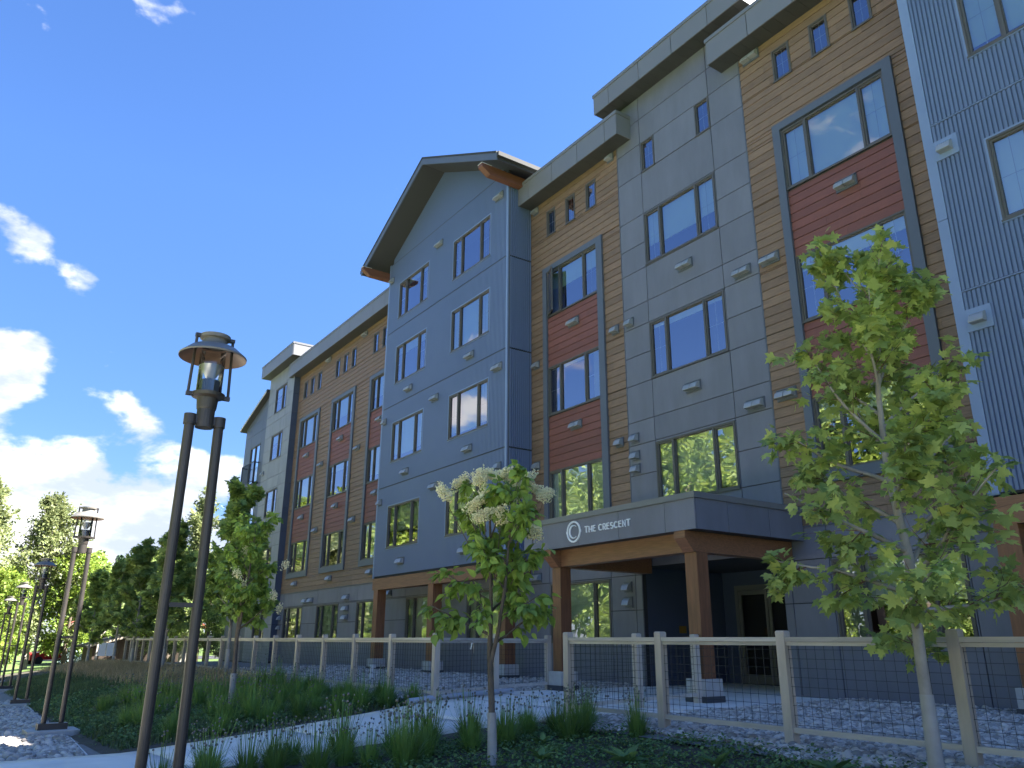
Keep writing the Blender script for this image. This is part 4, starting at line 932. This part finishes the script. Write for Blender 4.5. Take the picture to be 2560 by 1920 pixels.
panicles(rng2, lr2, [((rng2.uniform(-.5, .8), rng2.uniform(-.4, .8), z), (0, 0, 1)) for z in (3.25, 2.8, 2.6, 2.2, 2.0, 2.4, 1.8, 2.9)], .17, 160)
# row of maples in front of the left fence
def maple_mid(seed, H):
    rng = np.random.default_rng(seed)
    trk = [(0, 0, -.1), (rng.normal(0, .03), 0, H * .25), (rng.normal(0, .05), rng.normal(0, .05), H * .55), (rng.normal(0, .08), rng.normal(0, .08), H * .98)]
    return rng, trk, prim_list(rng, 18, .26, .95, H * .32, lambda t: 1.02 - .62 * t, 25, 66)
mids = [(-24.7, 7.0, 5.4, 'slender maple rising before the grey tower behind the left bed', 'tree_leaf_mid'), (-31.2, 6.6, 4.9, 'maple of the fence row, next left of the one before the tower', 'tree_leaf_dark'),
        (-38.6, 6.9, 5.0, 'middle maple of the left fence row, dark green', 'tree_leaf_dark'), (-45.5, 7.3, 4.9, 'maple with wrapped pale trunk far along the fence row', 'tree_leaf_dark'), (-49.0, 6.6, 4.7, 'leaning maple with wrapped trunk at far end of fence row', 'tree_leaf_mid'), (-56.0, 8.0, 5.6, 'last dark maple of the row near the little shed', 'tree_leaf_dark')]
for k, (x, y, H, lab, lm) in enumerate(mids):
    rng, trk, pr = maple_mid(40 + k, H)
    tree('maple_tree', (x, y, gz(x, y)), lab, 'tree', 'maples along the left fence', trk, [.06, .052, .035, .008], pr, (7, .45), 2700, .19, MAPLE, lm, 'bark_grey', 'bark_brown', .10, .4, 60 + k, wrap=.75)
# large background trees; leaf clumps spread through the crown
BT = {}
def big_mesh(kind, seed):
    rng = np.random.default_rng(seed)
    H, R, base, lm, n, leaf, wood = {'cotton': (13.0, 3.4, .10, 'tree_leaf_pale', 15000, .26, 'bark_grey'), 'bright': (9.0, 3.6, .12, 'tree_leaf_bright', 12000, .26, 'bark_brown'), 'dark': (9.0, 3.0, .14, 'tree_leaf_dark', 10000, .27, 'bark_brown'),
                                     'poplar': (14, 2.0, .10, 'tree_leaf_pale', 8000, .28, 'bark_grey'), 'mid': (11.5, 3.6, .12, 'tree_leaf_mid', 12000, .28, 'bark_brown')}[kind]
    trk = [(0, 0, -.3), (rng.normal(0, .1), rng.normal(0, .1), H * .3), (rng.normal(0, .25), rng.normal(0, .25), H * .65), (rng.normal(0, .3), rng.normal(0, .3), H * .97)]
    up = {'cotton': (30, 75), 'poplar': (55, 82)}.get(kind, (12, 70))
    pr = prim_list(rng, 40, base, .97, R * (1.35 if kind in ('cotton', 'poplar') else 1.08), lambda t: .55 + 1.3 * t * (1 - t) * 1.6 - .25 * t if kind != 'poplar' else .7 + .5 * t * (1 - t), up[0], up[1])
    m, tw, segs = grow(rng, trk, [H * .022, H * .018, H * .011, .02], pr, 9, .42, wood)
    v, f = leaves_on(rng, segs, n, leaf, DIAM, .34, .25, .4)
    return m.mesh('trunk', wood, True), arr_mesh('crown', v, f, lm, inst=4)
def big_tree(kind, var, x, y, s, label, group, rz=0):
    if (kind, var) not in BT: BT[(kind, var)] = big_mesh(kind, hash_seed(kind) + var)
    tm, cm = BT[(kind, var)]; r = empty('background_tree', (x, y, gz(x, y))); r.scale = (s, s, s); r.rotation_euler.z = rz; tag(r, label, 'tree', group)
    for nm, me in (('trunk', tm), ('crown', cm)):
        c = bpy.data.objects.new(nm, me); COL.objects.link(c); c.parent = r
def hash_seed(k): return sum(ord(c) * (i + 3) for i, c in enumerate(k))
for kind, var, x, y, s, lab in [('cotton', 0, -60, 1.0, .88, 'tall pale cottonwood at the left picture edge'), ('cotton', 1, -64, 4.9, .84, 'pale cottonwood just right of the leftmost one'), ('bright', 0, -57, 2.6, .62, 'bright sunlit tree low behind the far lamp posts'), ('bright', 1, -64, 7.2, .80, 'yellow-green sunlit tree right of the cottonwoods'), ('bright', 0, -74, 11.0, .62, 'sunlit bush-like tree left of the red-roofed building'),
                               ('poplar', 0, -62, 14.4, .83, 'pale poplar rising between the nearest lamp poles'), ('dark', 0, -70, 15.2, .95, 'dark broad tree behind the fence-row maples'), ('dark', 1, -58, 11.2, .76, 'dark green tree above the little shed'), ('mid', 0, -64, 19.0, .62, 'mid-green tree beside the far end of building'), ('dark', 0, -84, 16.0, .9, 'dark tree far back behind the conifers'), ('bright', 1, -90, 5.0, .9, 'sunlit tree far down beyond the road'), ('mid', 0, -95, 12.5, .9, 'mid-green tree farthest back beyond the red car'), ('dark', 1, -53, 11.0, .55, 'low dark tree filling the gap between nearest lamp poles'), ('mid', 0, -72, 18.5, .7, 'mid-green tree behind the pale poplar'), ('dark', 0, -51, 13.2, .5, 'small dark tree close beside the far bay')]:
    big_tree(kind, var, x, y, s, lab, 'trees beyond the garden', rz=x * .7)
# trees across the promenade, seen mirrored in the lower windows
for k, (x, y, s) in enumerate([(-14, -16, .9), (-22, -15, 1.0), (-30, -17, 1.05), (-38, -15, .95), (-46, -17, 1.1), (-55, -15, 1.0), (-64, -18, 1.15), (-74, -14, 1.1), (-86, -16, 1.2), (-98, -13, 1.2), (-7, -18, .8), (-112, -17, 1.3), (-18, -11.5, .45), (-26, -12, .5), (-34, -11.5, .45), (-43, -12, .5), (-52, -11, .5), (-62, -12, .55), (-26, -24, 1.1), (-40, -25, 1.2), (-56, -25, 1.2), (-72, -26, 1.3), (-14, -24, 1.0), (-90, -27, 1.3)] + [(-10 - 5.2 * j, -9.6 - .5 * (j % 3), .30 + .05 * (j % 2)) for j in range(14)]):
    big_tree(('mid', 'bright')[k % 2], (k // 2) % 2 if k % 2 else 0, x, y, s * (1.42 if s > .7 else 1.0) * (1.25 if k % 2 and s > .7 else 1.0), 'leafy tree across the promenade, seen mirrored in lower windows', 'trees across the promenade', rz=k * 1.3)
# conifers
def conifer(rng, H, R, lm, n):
    m = MB(); m.tube([(0, 0, -.2), (0, 0, H)], [H * .018, .01], 8); P, Fd = [], []
    for k in range(n):
        t = rng.random() ** .75; z = H * (.08 + .92 * t); L = R * (1 - t) * rng.uniform(.55, 1.05) + .05; az = rng.random() * 6.283; s = rng.random() ** .6
        P.append((math.cos(az) * L * s, math.sin(az) * L * s, z - .28 * L * s)); Fd.append((math.cos(az), math.sin(az), -.35))
    v, f = scatter(DIAM[0] * np.array([.55, 1, 1]), DIAM[1], np.array(P), frames(np.array(Fd), norm(np.array([0, 0, 1.0]) + rng.normal(0, .5, (n, 3)))), rng.uniform(.5, 1.1, n) * R * .26)
    return m.mesh('trunk', 'bark_brown', True), arr_mesh('crown', v, f, lm, inst=4)
for x, y, H, R, lm, lab in [(-85, 12.9, 9.8, 1.7, 'conifer_leaf', 'tall narrow conifer against the sky left of lamp poles'), (-88, 11.6, 8.4, 1.5, 'conifer_leaf', 'shorter conifer left of the tall narrow one'), (-72, 8.75, 3.0, 1.1, 'spruce_blue', 'small blue spruce before the red-roofed building')]:
    tm, cm = conifer(np.random.default_rng(int(-x)), H, R, lm, 2600); r = empty('conifer_tree', (x, y, gz(x, y))); tag(r, lab, 'tree')
    for nm, me in (('trunk', tm), ('crown', cm)): c = bpy.data.objects.new(nm, me); COL.objects.link(c); c.parent = r

# ------------------------------------------------------------------ garden plants
def chive_mesh(seed, nb, nf):
    rng = np.random.default_rng(seed); V, Fq, Mi = [], [], []
    def strip(p0, d0, L, w, bend, seg, mi, taper=True):
        n0 = len(V); p = np.array(p0, float); d = np.array(d0, float); side = np.cross(d, (0, 0, 1)); side = side / (np.linalg.norm(side) + 1e-6)
        for k in range(seg + 1):
            ww = w * (1 - .85 * (k / seg) ** 2 if taper else 1); V.append(p - side * ww); V.append(p + side * ww); last = p
            p = p + d * L / seg; d = d + np.array((0, 0, -bend)) + np.array((d[0], d[1], 0)) * bend; d = d / np.linalg.norm(d)
        for k in range(seg): a = n0 + 2 * k; Fq.append((a, a + 1, a + 3, a + 2)); Mi.append(mi)
        return last
    for k in range(nb):
        az = rng.random() * 6.283; lean = abs(rng.normal(0, .46)); r = rng.random() ** .5 * .11
        strip((math.cos(az) * r, math.sin(az) * r, -.02), (math.cos(az) * lean, math.sin(az) * lean, 1), rng.uniform(.22, .42), rng.uniform(.0045, .0085), rng.uniform(.05, .24) * lean * 2, 5, 0)
    tops = []
    for k in range(nf):
        az = rng.random() * 6.283; lean = abs(rng.normal(0, .22)); r = rng.random() ** .5 * .12
        tops.append(strip((math.cos(az) * r, math.sin(az) * r, 0), (math.cos(az) * lean, math.sin(az) * lean, 1), rng.uniform(.42, .62), .0030, .01, 3, 0, False))
    V = np.array(V); Fq = np.array(Fq); leaf = (V, Fq)
    P = np.array(tops); t = (1 + 5 ** .5) / 2
    ico = norm(np.array([(-1, t, 0), (1, t, 0), (-1, -t, 0), (1, -t, 0), (0, -1, t), (0, 1, t), (0, -1, -t), (0, 1, -t), (t, 0, -1), (t, 0, 1), (-t, 0, -1), (-t, 0, 1)], float))
    icf = np.array([(0, 11, 5), (0, 5, 1), (0, 1, 7), (0, 7, 10), (0, 10, 11), (1, 5, 9), (5, 11, 4), (11, 10, 2), (10, 7, 6), (7, 1, 8), (3, 9, 4), (3, 4, 2), (3, 2, 6), (3, 6, 8), (3, 8, 9), (4, 9, 5), (2, 4, 11), (6, 2, 10), (8, 6, 7), (9, 8, 1)])
    big = rng.random(len(P)) < .62
    fl = scatter(ico, icf, P[big], frames(rng.normal(size=(big.sum(), 3)), rng.normal(size=(big.sum(), 3))), rng.uniform(.011, .018, big.sum()))
    bd = scatter(ico * np.array([.7, .7, 1.3]), icf, P[~big], frames(np.tile((0, 1.0, 0), ((~big).sum(), 1)) + rng.normal(0, .1, ((~big).sum(), 3)), np.tile((0, 0, 1.0), ((~big).sum(), 1))), rng.uniform(.006, .010, (~big).sum()))
    return arr_mesh('foliage', leaf[0], leaf[1], 'chive_leaf'), arr_mesh('flower_heads', fl[0], fl[1], 'chive_flower'), arr_mesh('buds', bd[0], bd[1], 'chive_bud')
CH = [chive_mesh(100 + k, 190, (30, 14, 42, 5)[k]) for k in range(4)]
def chive(x, y, s, v, label, group):
    r = empty('chive_clump', (x, y, gz(x, y))); r.scale = (s, s, s * random.uniform(.9, 1.12)); r.rotation_euler.z = random.uniform(0, 6.28); tag(r, label, 'plant', group)
    for nm, me in zip(('foliage', 'flower_heads', 'buds'), CH[v]):
        c = bpy.data.objects.new(nm, me); COL.objects.link(c); c.parent = r
        c['kind'] = 'stuff'
rc = random.Random(3)
frontc = []
for k in range(46):
    y = rc.uniform(1.75, 6.75); x = -9.05 + rc.uniform(0, 1.0) ** 1.3 * (1.05 + .30 * (y < 4.2)) + .10 * (y - 2)
    if all((x - a) ** 2 + (y - b) ** 2 > .27 ** 2 for a, b in frontc) and (x - lx) ** 2 + (y - ly) ** 2 > .35 ** 2: frontc.append((x, y))
frontc += [(-7.75, 6.35), (-7.25, 6.75), (-8.3, 6.9)]
for x, y in frontc: chive(x, y, rc.uniform(.68, .98), rc.choice((0, 0, 2, 2, 1)), 'flowering chive clump in the front bed along the right edge of path', 'chive clumps in front bed')
backc = []
for k in range(420):
    x = rc.uniform(-20.5, -12.85); y = rc.uniform(2.7, 6.85)
    if y < 4.3 + (x + 13) * .10 and rc.random() < .72: continue
    if all((x - a) ** 2 + (y - b) ** 2 > .40 ** 2 for a, b in backc) and len(backc) < 95: backc.append((x, y))
for x, y in backc: chive(x, y, rc.uniform(.75, 1.1), rc.choice((3, 3, 1)), 'dark green chive clump in the sloping bed left of path', 'chive clumps in left bed')
def blades(name, label, cat, n, region, hmin, hmax, matname, seed, wd=.006, cond=None):
    rng = np.random.default_rng(seed); x = rng.uniform(region[0], region[1], n); y = rng.uniform(region[2], region[3], n)
    if cond is not None: k = cond(x, y, rng); x, y = x[k], y[k]
    n = len(x); z = ground(x, y); h = rng.uniform(hmin, hmax, n); az = rng.random(n) * 6.283; l = np.abs(rng.normal(0, .45, n)); d = np.stack((np.cos(az) * l, np.sin(az) * l, np.ones(n)), 1); d = norm(d); s = np.stack((-np.sin(az), np.cos(az), 0 * az), 1) * wd * rng.uniform(.6, 1.4, (n, 1))
    p = np.stack((x, y, z - .01), 1); q = p + d * (h * .55)[:, None]; d2 = norm(d + np.stack((np.cos(az) * .5, np.sin(az) * .5, -.1 * np.ones(n)), 1)); t = q + d2 * (h * .5)[:, None]
    v = np.stack((p - s, p + s, q + s * .8, q - s * .8, t + s * .1, t - s * .1), 1).reshape(-1, 3); f = (np.array([(0, 1, 2, 3), (3, 2, 4, 5)])[None] + (np.arange(n) * 6)[:, None, None]).reshape(-1, 4)
    o = bpy.data.objects.new(name, arr_mesh(name, v, f, matname, inst=6)); setup(o); tag(o, label, cat, kind='stuff')
nzf = lambda x, y: np.sin(x * .9 + 1.1 * y) * np.cos(x * .37 - y * .8)
blades('green_grass', 'low green grass over the sloping bed left of path', 'grass', 90000, (-44, -12.7, 2.25, 7.0), .03, .13, 'green_grass', 7, .007, lambda x, y, r: r.random(len(x)) < np.clip(1.2 - (-x - 12) / 46, .35, 1))
blades('dry_grass', 'dry tan grass on the crest of the sloping bed', 'grass', 42000, (-52, -17, 4.2, 7.2), .12, .36, 'dry_grass', 8, .006, lambda x, y, r: (r.random(len(x)) < np.clip((y - 4.4) / 2.0, 0, 1) * np.clip((-x - 18) / 7, 0, 1)))
def cover(name, label, n, region, seed, matname, s0, s1, cond=None):
    rng = np.random.default_rng(seed); m = n // 22; cx_ = rng.uniform(region[0], region[1], m); cy_ = rng.uniform(region[2], region[3], m); k = rng.integers(0, m, n)
    x = cx_[k] + rng.normal(0, .085, n); y = cy_[k] + rng.normal(0, .085, n)
    if cond is not None: q = cond(x, y); x, y = x[q], y[q]
    n = len(x); z = ground(x, y) + np.abs(rng.normal(0, .035, n)); az = rng.random(n) * 6.283
    v, f = scatter(OVATE[0], OVATE[1], np.stack((x, y, z), 1), frames(np.stack((np.cos(az), np.sin(az), rng.uniform(-.1, .9, n)), 1), norm(np.array([0, 0, 1.0]) + rng.normal(0, .35, (n, 3)))), rng.uniform(s0, s1, n))
    o = bpy.data.objects.new(name, arr_mesh(name, v, f, matname, inst=len(OVATE[0]))); setup(o); tag(o, label, 'weeds', kind='stuff')
cover('ground_weeds', 'low leafy weeds over the dark soil of front bed', 24000, (-8.7, -.8, 3.6, 7.05), 12, 'weed_leaf', .018, .050, lambda x, y: (y < 7.0) & (x > -9.0))
cover('ground_weeds', 'low leafy weeds between chives in the left bed', 22000, (-26, -12.9, 2.3, 6.9), 13, 'weed_leaf', .03, .08, lambda x, y: x < -12.75)
# a few broad-leaved weeds at the very front
for k, (x, y, s) in enumerate([(-5.9, 5.35, .26), (-5.2, 5.75, .2), (-6.6, 4.9, .24), (-4.3, 6.1, .22), (-7.45, 5.55, .2)]):
    rng = np.random.default_rng(200 + k); n = 9; az = np.arange(n) * 2.4; v, f = scatter(OVATE[0] * np.array([.55, 1, 1]), OVATE[1], np.tile((0, 0, .02), (n, 1)), frames(np.stack((np.cos(az), np.sin(az), rng.uniform(.3, 1.2, n)), 1), np.tile((0, 0, 1.0), (n, 1)) + rng.normal(0, .2, (n, 3))), s * rng.uniform(.6, 1.1, n))
    r = empty('broadleaf_weed', (x, y, gz(x, y))); tag(r, 'low broad-leaved weed rosette on the soil before the right fence', 'plant', 'broadleaf weeds'); setup(bpy.data.objects.new('leaves', arr_mesh('leaves', v, f, 'weed_leaf', inst=len(OVATE[0]))), r, False)

# ------------------------------------------------------------------ river gravel
t = (1 + 5 ** .5) / 2
ICO = norm(np.array([(-1, t, 0), (1, t, 0), (-1, -t, 0), (1, -t, 0), (0, -1, t), (0, 1, t), (0, -1, -t), (0, 1, -t), (t, 0, -1), (t, 0, 1), (-t, 0, -1), (-t, 0, 1)], float))
ICF = np.array([(0, 11, 5), (0, 5, 1), (0, 1, 7), (0, 7, 10), (0, 10, 11), (1, 5, 9), (5, 11, 4), (11, 10, 2), (10, 7, 6), (7, 1, 8), (3, 9, 4), (3, 4, 2), (3, 2, 6), (3, 6, 8), (3, 8, 9), (4, 9, 5), (2, 4, 11), (6, 2, 10), (8, 6, 7), (9, 8, 1)])
def ico2():
    V = [tuple(v) for v in ICO]; F = []; mid = {}
    def mm(a, b):
        k = (min(a, b), max(a, b))
        if k not in mid: p = np.array(V[a]) + np.array(V[b]); V.append(tuple(p / np.linalg.norm(p))); mid[k] = len(V) - 1
        return mid[k]
    for a, b, c in ICF: ab, bc, ca = mm(a, b), mm(b, c), mm(c, a); F += [(a, ab, ca), (b, bc, ab), (c, ca, bc), (ab, bc, ca)]
    return np.array(V), np.array(F)
def stones(name, label, n, region, cond, s0, s1, seed, fine=False):
    rng = np.random.default_rng(seed); x = rng.uniform(region[0], region[1], n); y = rng.uniform(region[2], region[3], n); k = cond(x, y); x, y = x[k], y[k]; n = len(x)
    s = rng.uniform(s0, s1, n) * (1 + .5 * (rng.random(n) < .08)); z = ground(x, y) + s * .25 + rng.uniform(0, .02, n); az = rng.random(n) * 6.283
    tv, tf = ico2() if fine else (ICO, ICF)
    sc = np.stack((s, s * rng.uniform(.6, .95, n), s * rng.uniform(.45, .75, n)), 1)
    R = frames(np.stack((np.cos(az), np.sin(az), rng.normal(0, .35, n)), 1), norm(np.array([0, 0, 1.0]) + rng.normal(0, .3, (n, 3))))
    v, f = scatter(tv, tf, np.stack((x, y, z), 1), R, sc)
    o = bpy.data.objects.new(name, arr_mesh(name, v, f, 'stone', True, inst=len(tv))); setup(o); tag(o, label, 'gravel', kind='stuff')
inpath = lambda x, y: (x > pl(y) - .04) & (x < pr_(y) + .04) & (y < 9.0)
inslab = lambda x, y: (x > -13.5) & (x < -8.55) & (y > 8.88)
wav = lambda x: 6.78 + .18 * np.sin(x * 1.7) + .10 * np.sin(x * 4.1)
stones('river_gravel', 'grey river stones behind and under the right fence', 22000, (-9.2, -.5, 6.3, 9.4), lambda x, y: (y > wav(x)) & ~inpath(x, y) & ~inslab(x, y), .021, .043, 1, True)
stones('river_gravel', 'grey river stones between right fence and building wall', 16000, (-9.2, 0, 9.4, 12.85), lambda x, y: ~inslab(x, y), .023, .046, 2)
stones('river_gravel', 'grey river stones between left fence and building wall', 42000, (-30, -12.3, 6.9, 12.85), lambda x, y: ~inpath(x, y) & ~inslab(x, y) & (x < pl(y)) & (y > 6.95 + .1 * np.sin(x * 2)), .025, .052, 3)
stones('river_gravel', 'river stones round the lamp post footings beside the path', 14000, (-30, -11.9, .1, 2.4), lambda x, y: (y < np.interp(x, [-36, -16, -12], [2.4, 2.05, 1.75])) & (y > np.interp(x, [-36, -12], [-.3, .2])), .03, .062, 4)

# ------------------------------------------------------------------ small things
m = MB(); pts = [(pl(y) - .07, y, gz(pl(y), y) + .08) for y in np.linspace(6.62, 9.1, 10)]; pts[0] = (pts[0][0] - .05, pts[0][1] - .06, pts[0][2]); m.tube(pts, .052, 14); o = m.build('drain_pipe', 'plastic_pipe', smooth=False); smooth_angle(o); tag(o, 'pale grey drain pipe lying along the left edge of entrance path', 'pipe')
m = MB(); m.tube([(-19.72, 9.28, gz(-19.7, 9.3) - .1), (-19.72, 9.28, -.60)], .075, 14).tube([(-19.72, 9.28, -.66), (-19.72, 9.28, -.585)], .085, 14); o = m.build('standpipe', 'white_vinyl'); smooth_angle(o); tag(o, 'white plastic standpipe in gravel behind the left fence', 'pipe')
st = empty('marker_stake', (-14.54, 9.03, gz(-14.5, 9))); tag(st, 'thin stake with spotted paper tags in gravel behind the lilac', 'stake')
MB().tube([(0, 0, -.1), (.02, 0, .55), (.06, 0, 1.02)], .007, 6).build('stick', 'bark_brown', st, False)
MB().quad((.05, -.01, 1.0), (.10, -.012, 1.0), (.02, -.02, .80), (-.03, -.015, .83)).build('paper_tag', 'sign_white', st, False); MB().quad((.06, 0, 1.0), (.11, 0, .98), (.10, .01, .74), (.07, .01, .74)).build('paper_tag', 'fence_wood', st, False)
m = MB(); xs_ = np.linspace(-30, -12.1, 40); ye = np.interp(xs_, [-60, -36, -16, -12], [2.9, 2.42, 2.08, 1.80])
m.tube([(x, y, gz(x, y) + .02) for x, y in zip(xs_, ye)], .016, 6); o = m.build('bed_edging', 'plastic_pipe'); tag(o, 'thin plastic edging between lamp gravel and sloping bed', 'edging')
# far things beyond the garden
def car(loc, rz):
    r = empty('parked_car', loc); r.rotation_euler.z = rz; tag(r, 'red car parked far down the road beyond the bed', 'car')
    m = MB(); m.prism([(-2.1, .35), (-2.1, .85), (-1.6, .98), (-.9, 1.02), (-.35, 1.5), (1.1, 1.52), (1.75, 1.0), (2.1, .92), (2.15, .4)], 'y', -.85, .85); o = m.build('body', 'car_red', r, False); fix_normals(o.data)
    m = MB(); m.prism([(-.75, 1.04), (-.28, 1.45), (1.02, 1.46), (1.5, 1.04)], 'y', -.862, .862); o = m.build('window', 'interior', r, False); fix_normals(o.data)
    for x in (-1.35, 1.35):
        for y in (-.8, .8): MB().tube([(x, y - .1, .33), (x, y + .1, .33)], .33, 16).build('wheel', 'tyre', r, False)
    for y in (-.6, .6): MB().box(2.12, 2.17, y - .15, y + .15, .65, .8).build('headlight', 'sign_white', r, False)
car((-84, 8.4, gz(-84, 8.4)), 1.9)
sx_, sy_ = -60.5, 10.1; sz_ = gz(sx_, sy_); s = empty('garden_shed', (sx_, sy_, sz_)); tag(s, 'dark timber shed with sloping roof behind the fence-row maples', 'shed')
for k in range(14): MB().box(2.9, 2.95, -2.1 + k * .3, -1.81 + k * .3, -.2, 1.15 + k * .09).build('wall_board', 'shed_wood', s, False)
MB().prism([(-2.1, 1.1), (2.1, 2.3), (2.1, -.2), (-2.1, -.2)], 'x', -1.5, 2.88).build('wall', 'shed_wood', s, False)
m = MB(); m.prism([(-2.5, 1.12), (2.4, 2.50), (2.4, 2.62), (-2.5, 1.24)], 'x', -1.8, 3.2); o = m.build('roof', 'roof_dark', s, False); fix_normals(o.data)
m = MB(); m.prism([(-2.5, 1.10), (2.4, 2.48), (2.4, 2.60), (-2.5, 1.22)], 'x', 3.201, 3.24); o = m.build('rake_trim', 'fence_wood', s, False); fix_normals(o.data)
hx, hy = -80, 13.0; hz_ = gz(hx, hy); h = empty('red_roofed_building', (hx, hy, hz_)); tag(h, 'low dark building with red-brown roof far behind the shed', 'building')
MB().box(-4, 4, -3.8, 6, -.3, 3.2).build('wall', 'shed_wood', h, False)
m = MB(); m.prism([(-4.4, 3.0), (6.4, 3.0), (6.4, 3.2), (1, 5.2), (-4.4, 3.3)], 'x', -4.6, 4.8); o = m.build('roof', 'red_roof', h, False); fix_normals(o.data)
for y in (-3.2, -.6, 2.0): MB().box(4.01, 4.06, y, y + 1.5, .9, 2.4).build('window', 'interior', h, False); 
for y in (-3.7, 0.6, 4.5): MB().box(4.5, 4.7, y, y + .22, -.3, 3.0).build('porch_post', 'fence_wood', h, False)
bx_, by_ = -55.0, 8.35; b = empty('notice_board', (bx_, by_, gz(bx_, by_))); tag(b, 'small white notice board on posts beside the dark shed', 'sign'); b.rotation_euler.z = .1
MB().box(-.03, .03, -.42, -.02, .55, 1.30).build('board', 'sign_white', b, False); MB().box(-.03, .03, .02, .42, .55, 1.30).build('board', 'sign_white', b, False)
for y in (-.40, .34): MB().box(-.08, -.03, y, y + .06, -.2, 1.35).build('post', 'shed_wood', b, False)

# everything above was measured from the eye: lift it so that the walk lies near zero
for o in list(COL.objects):
    if o.parent is None and o.type in ('MESH', 'EMPTY'): o.location.z += EYE
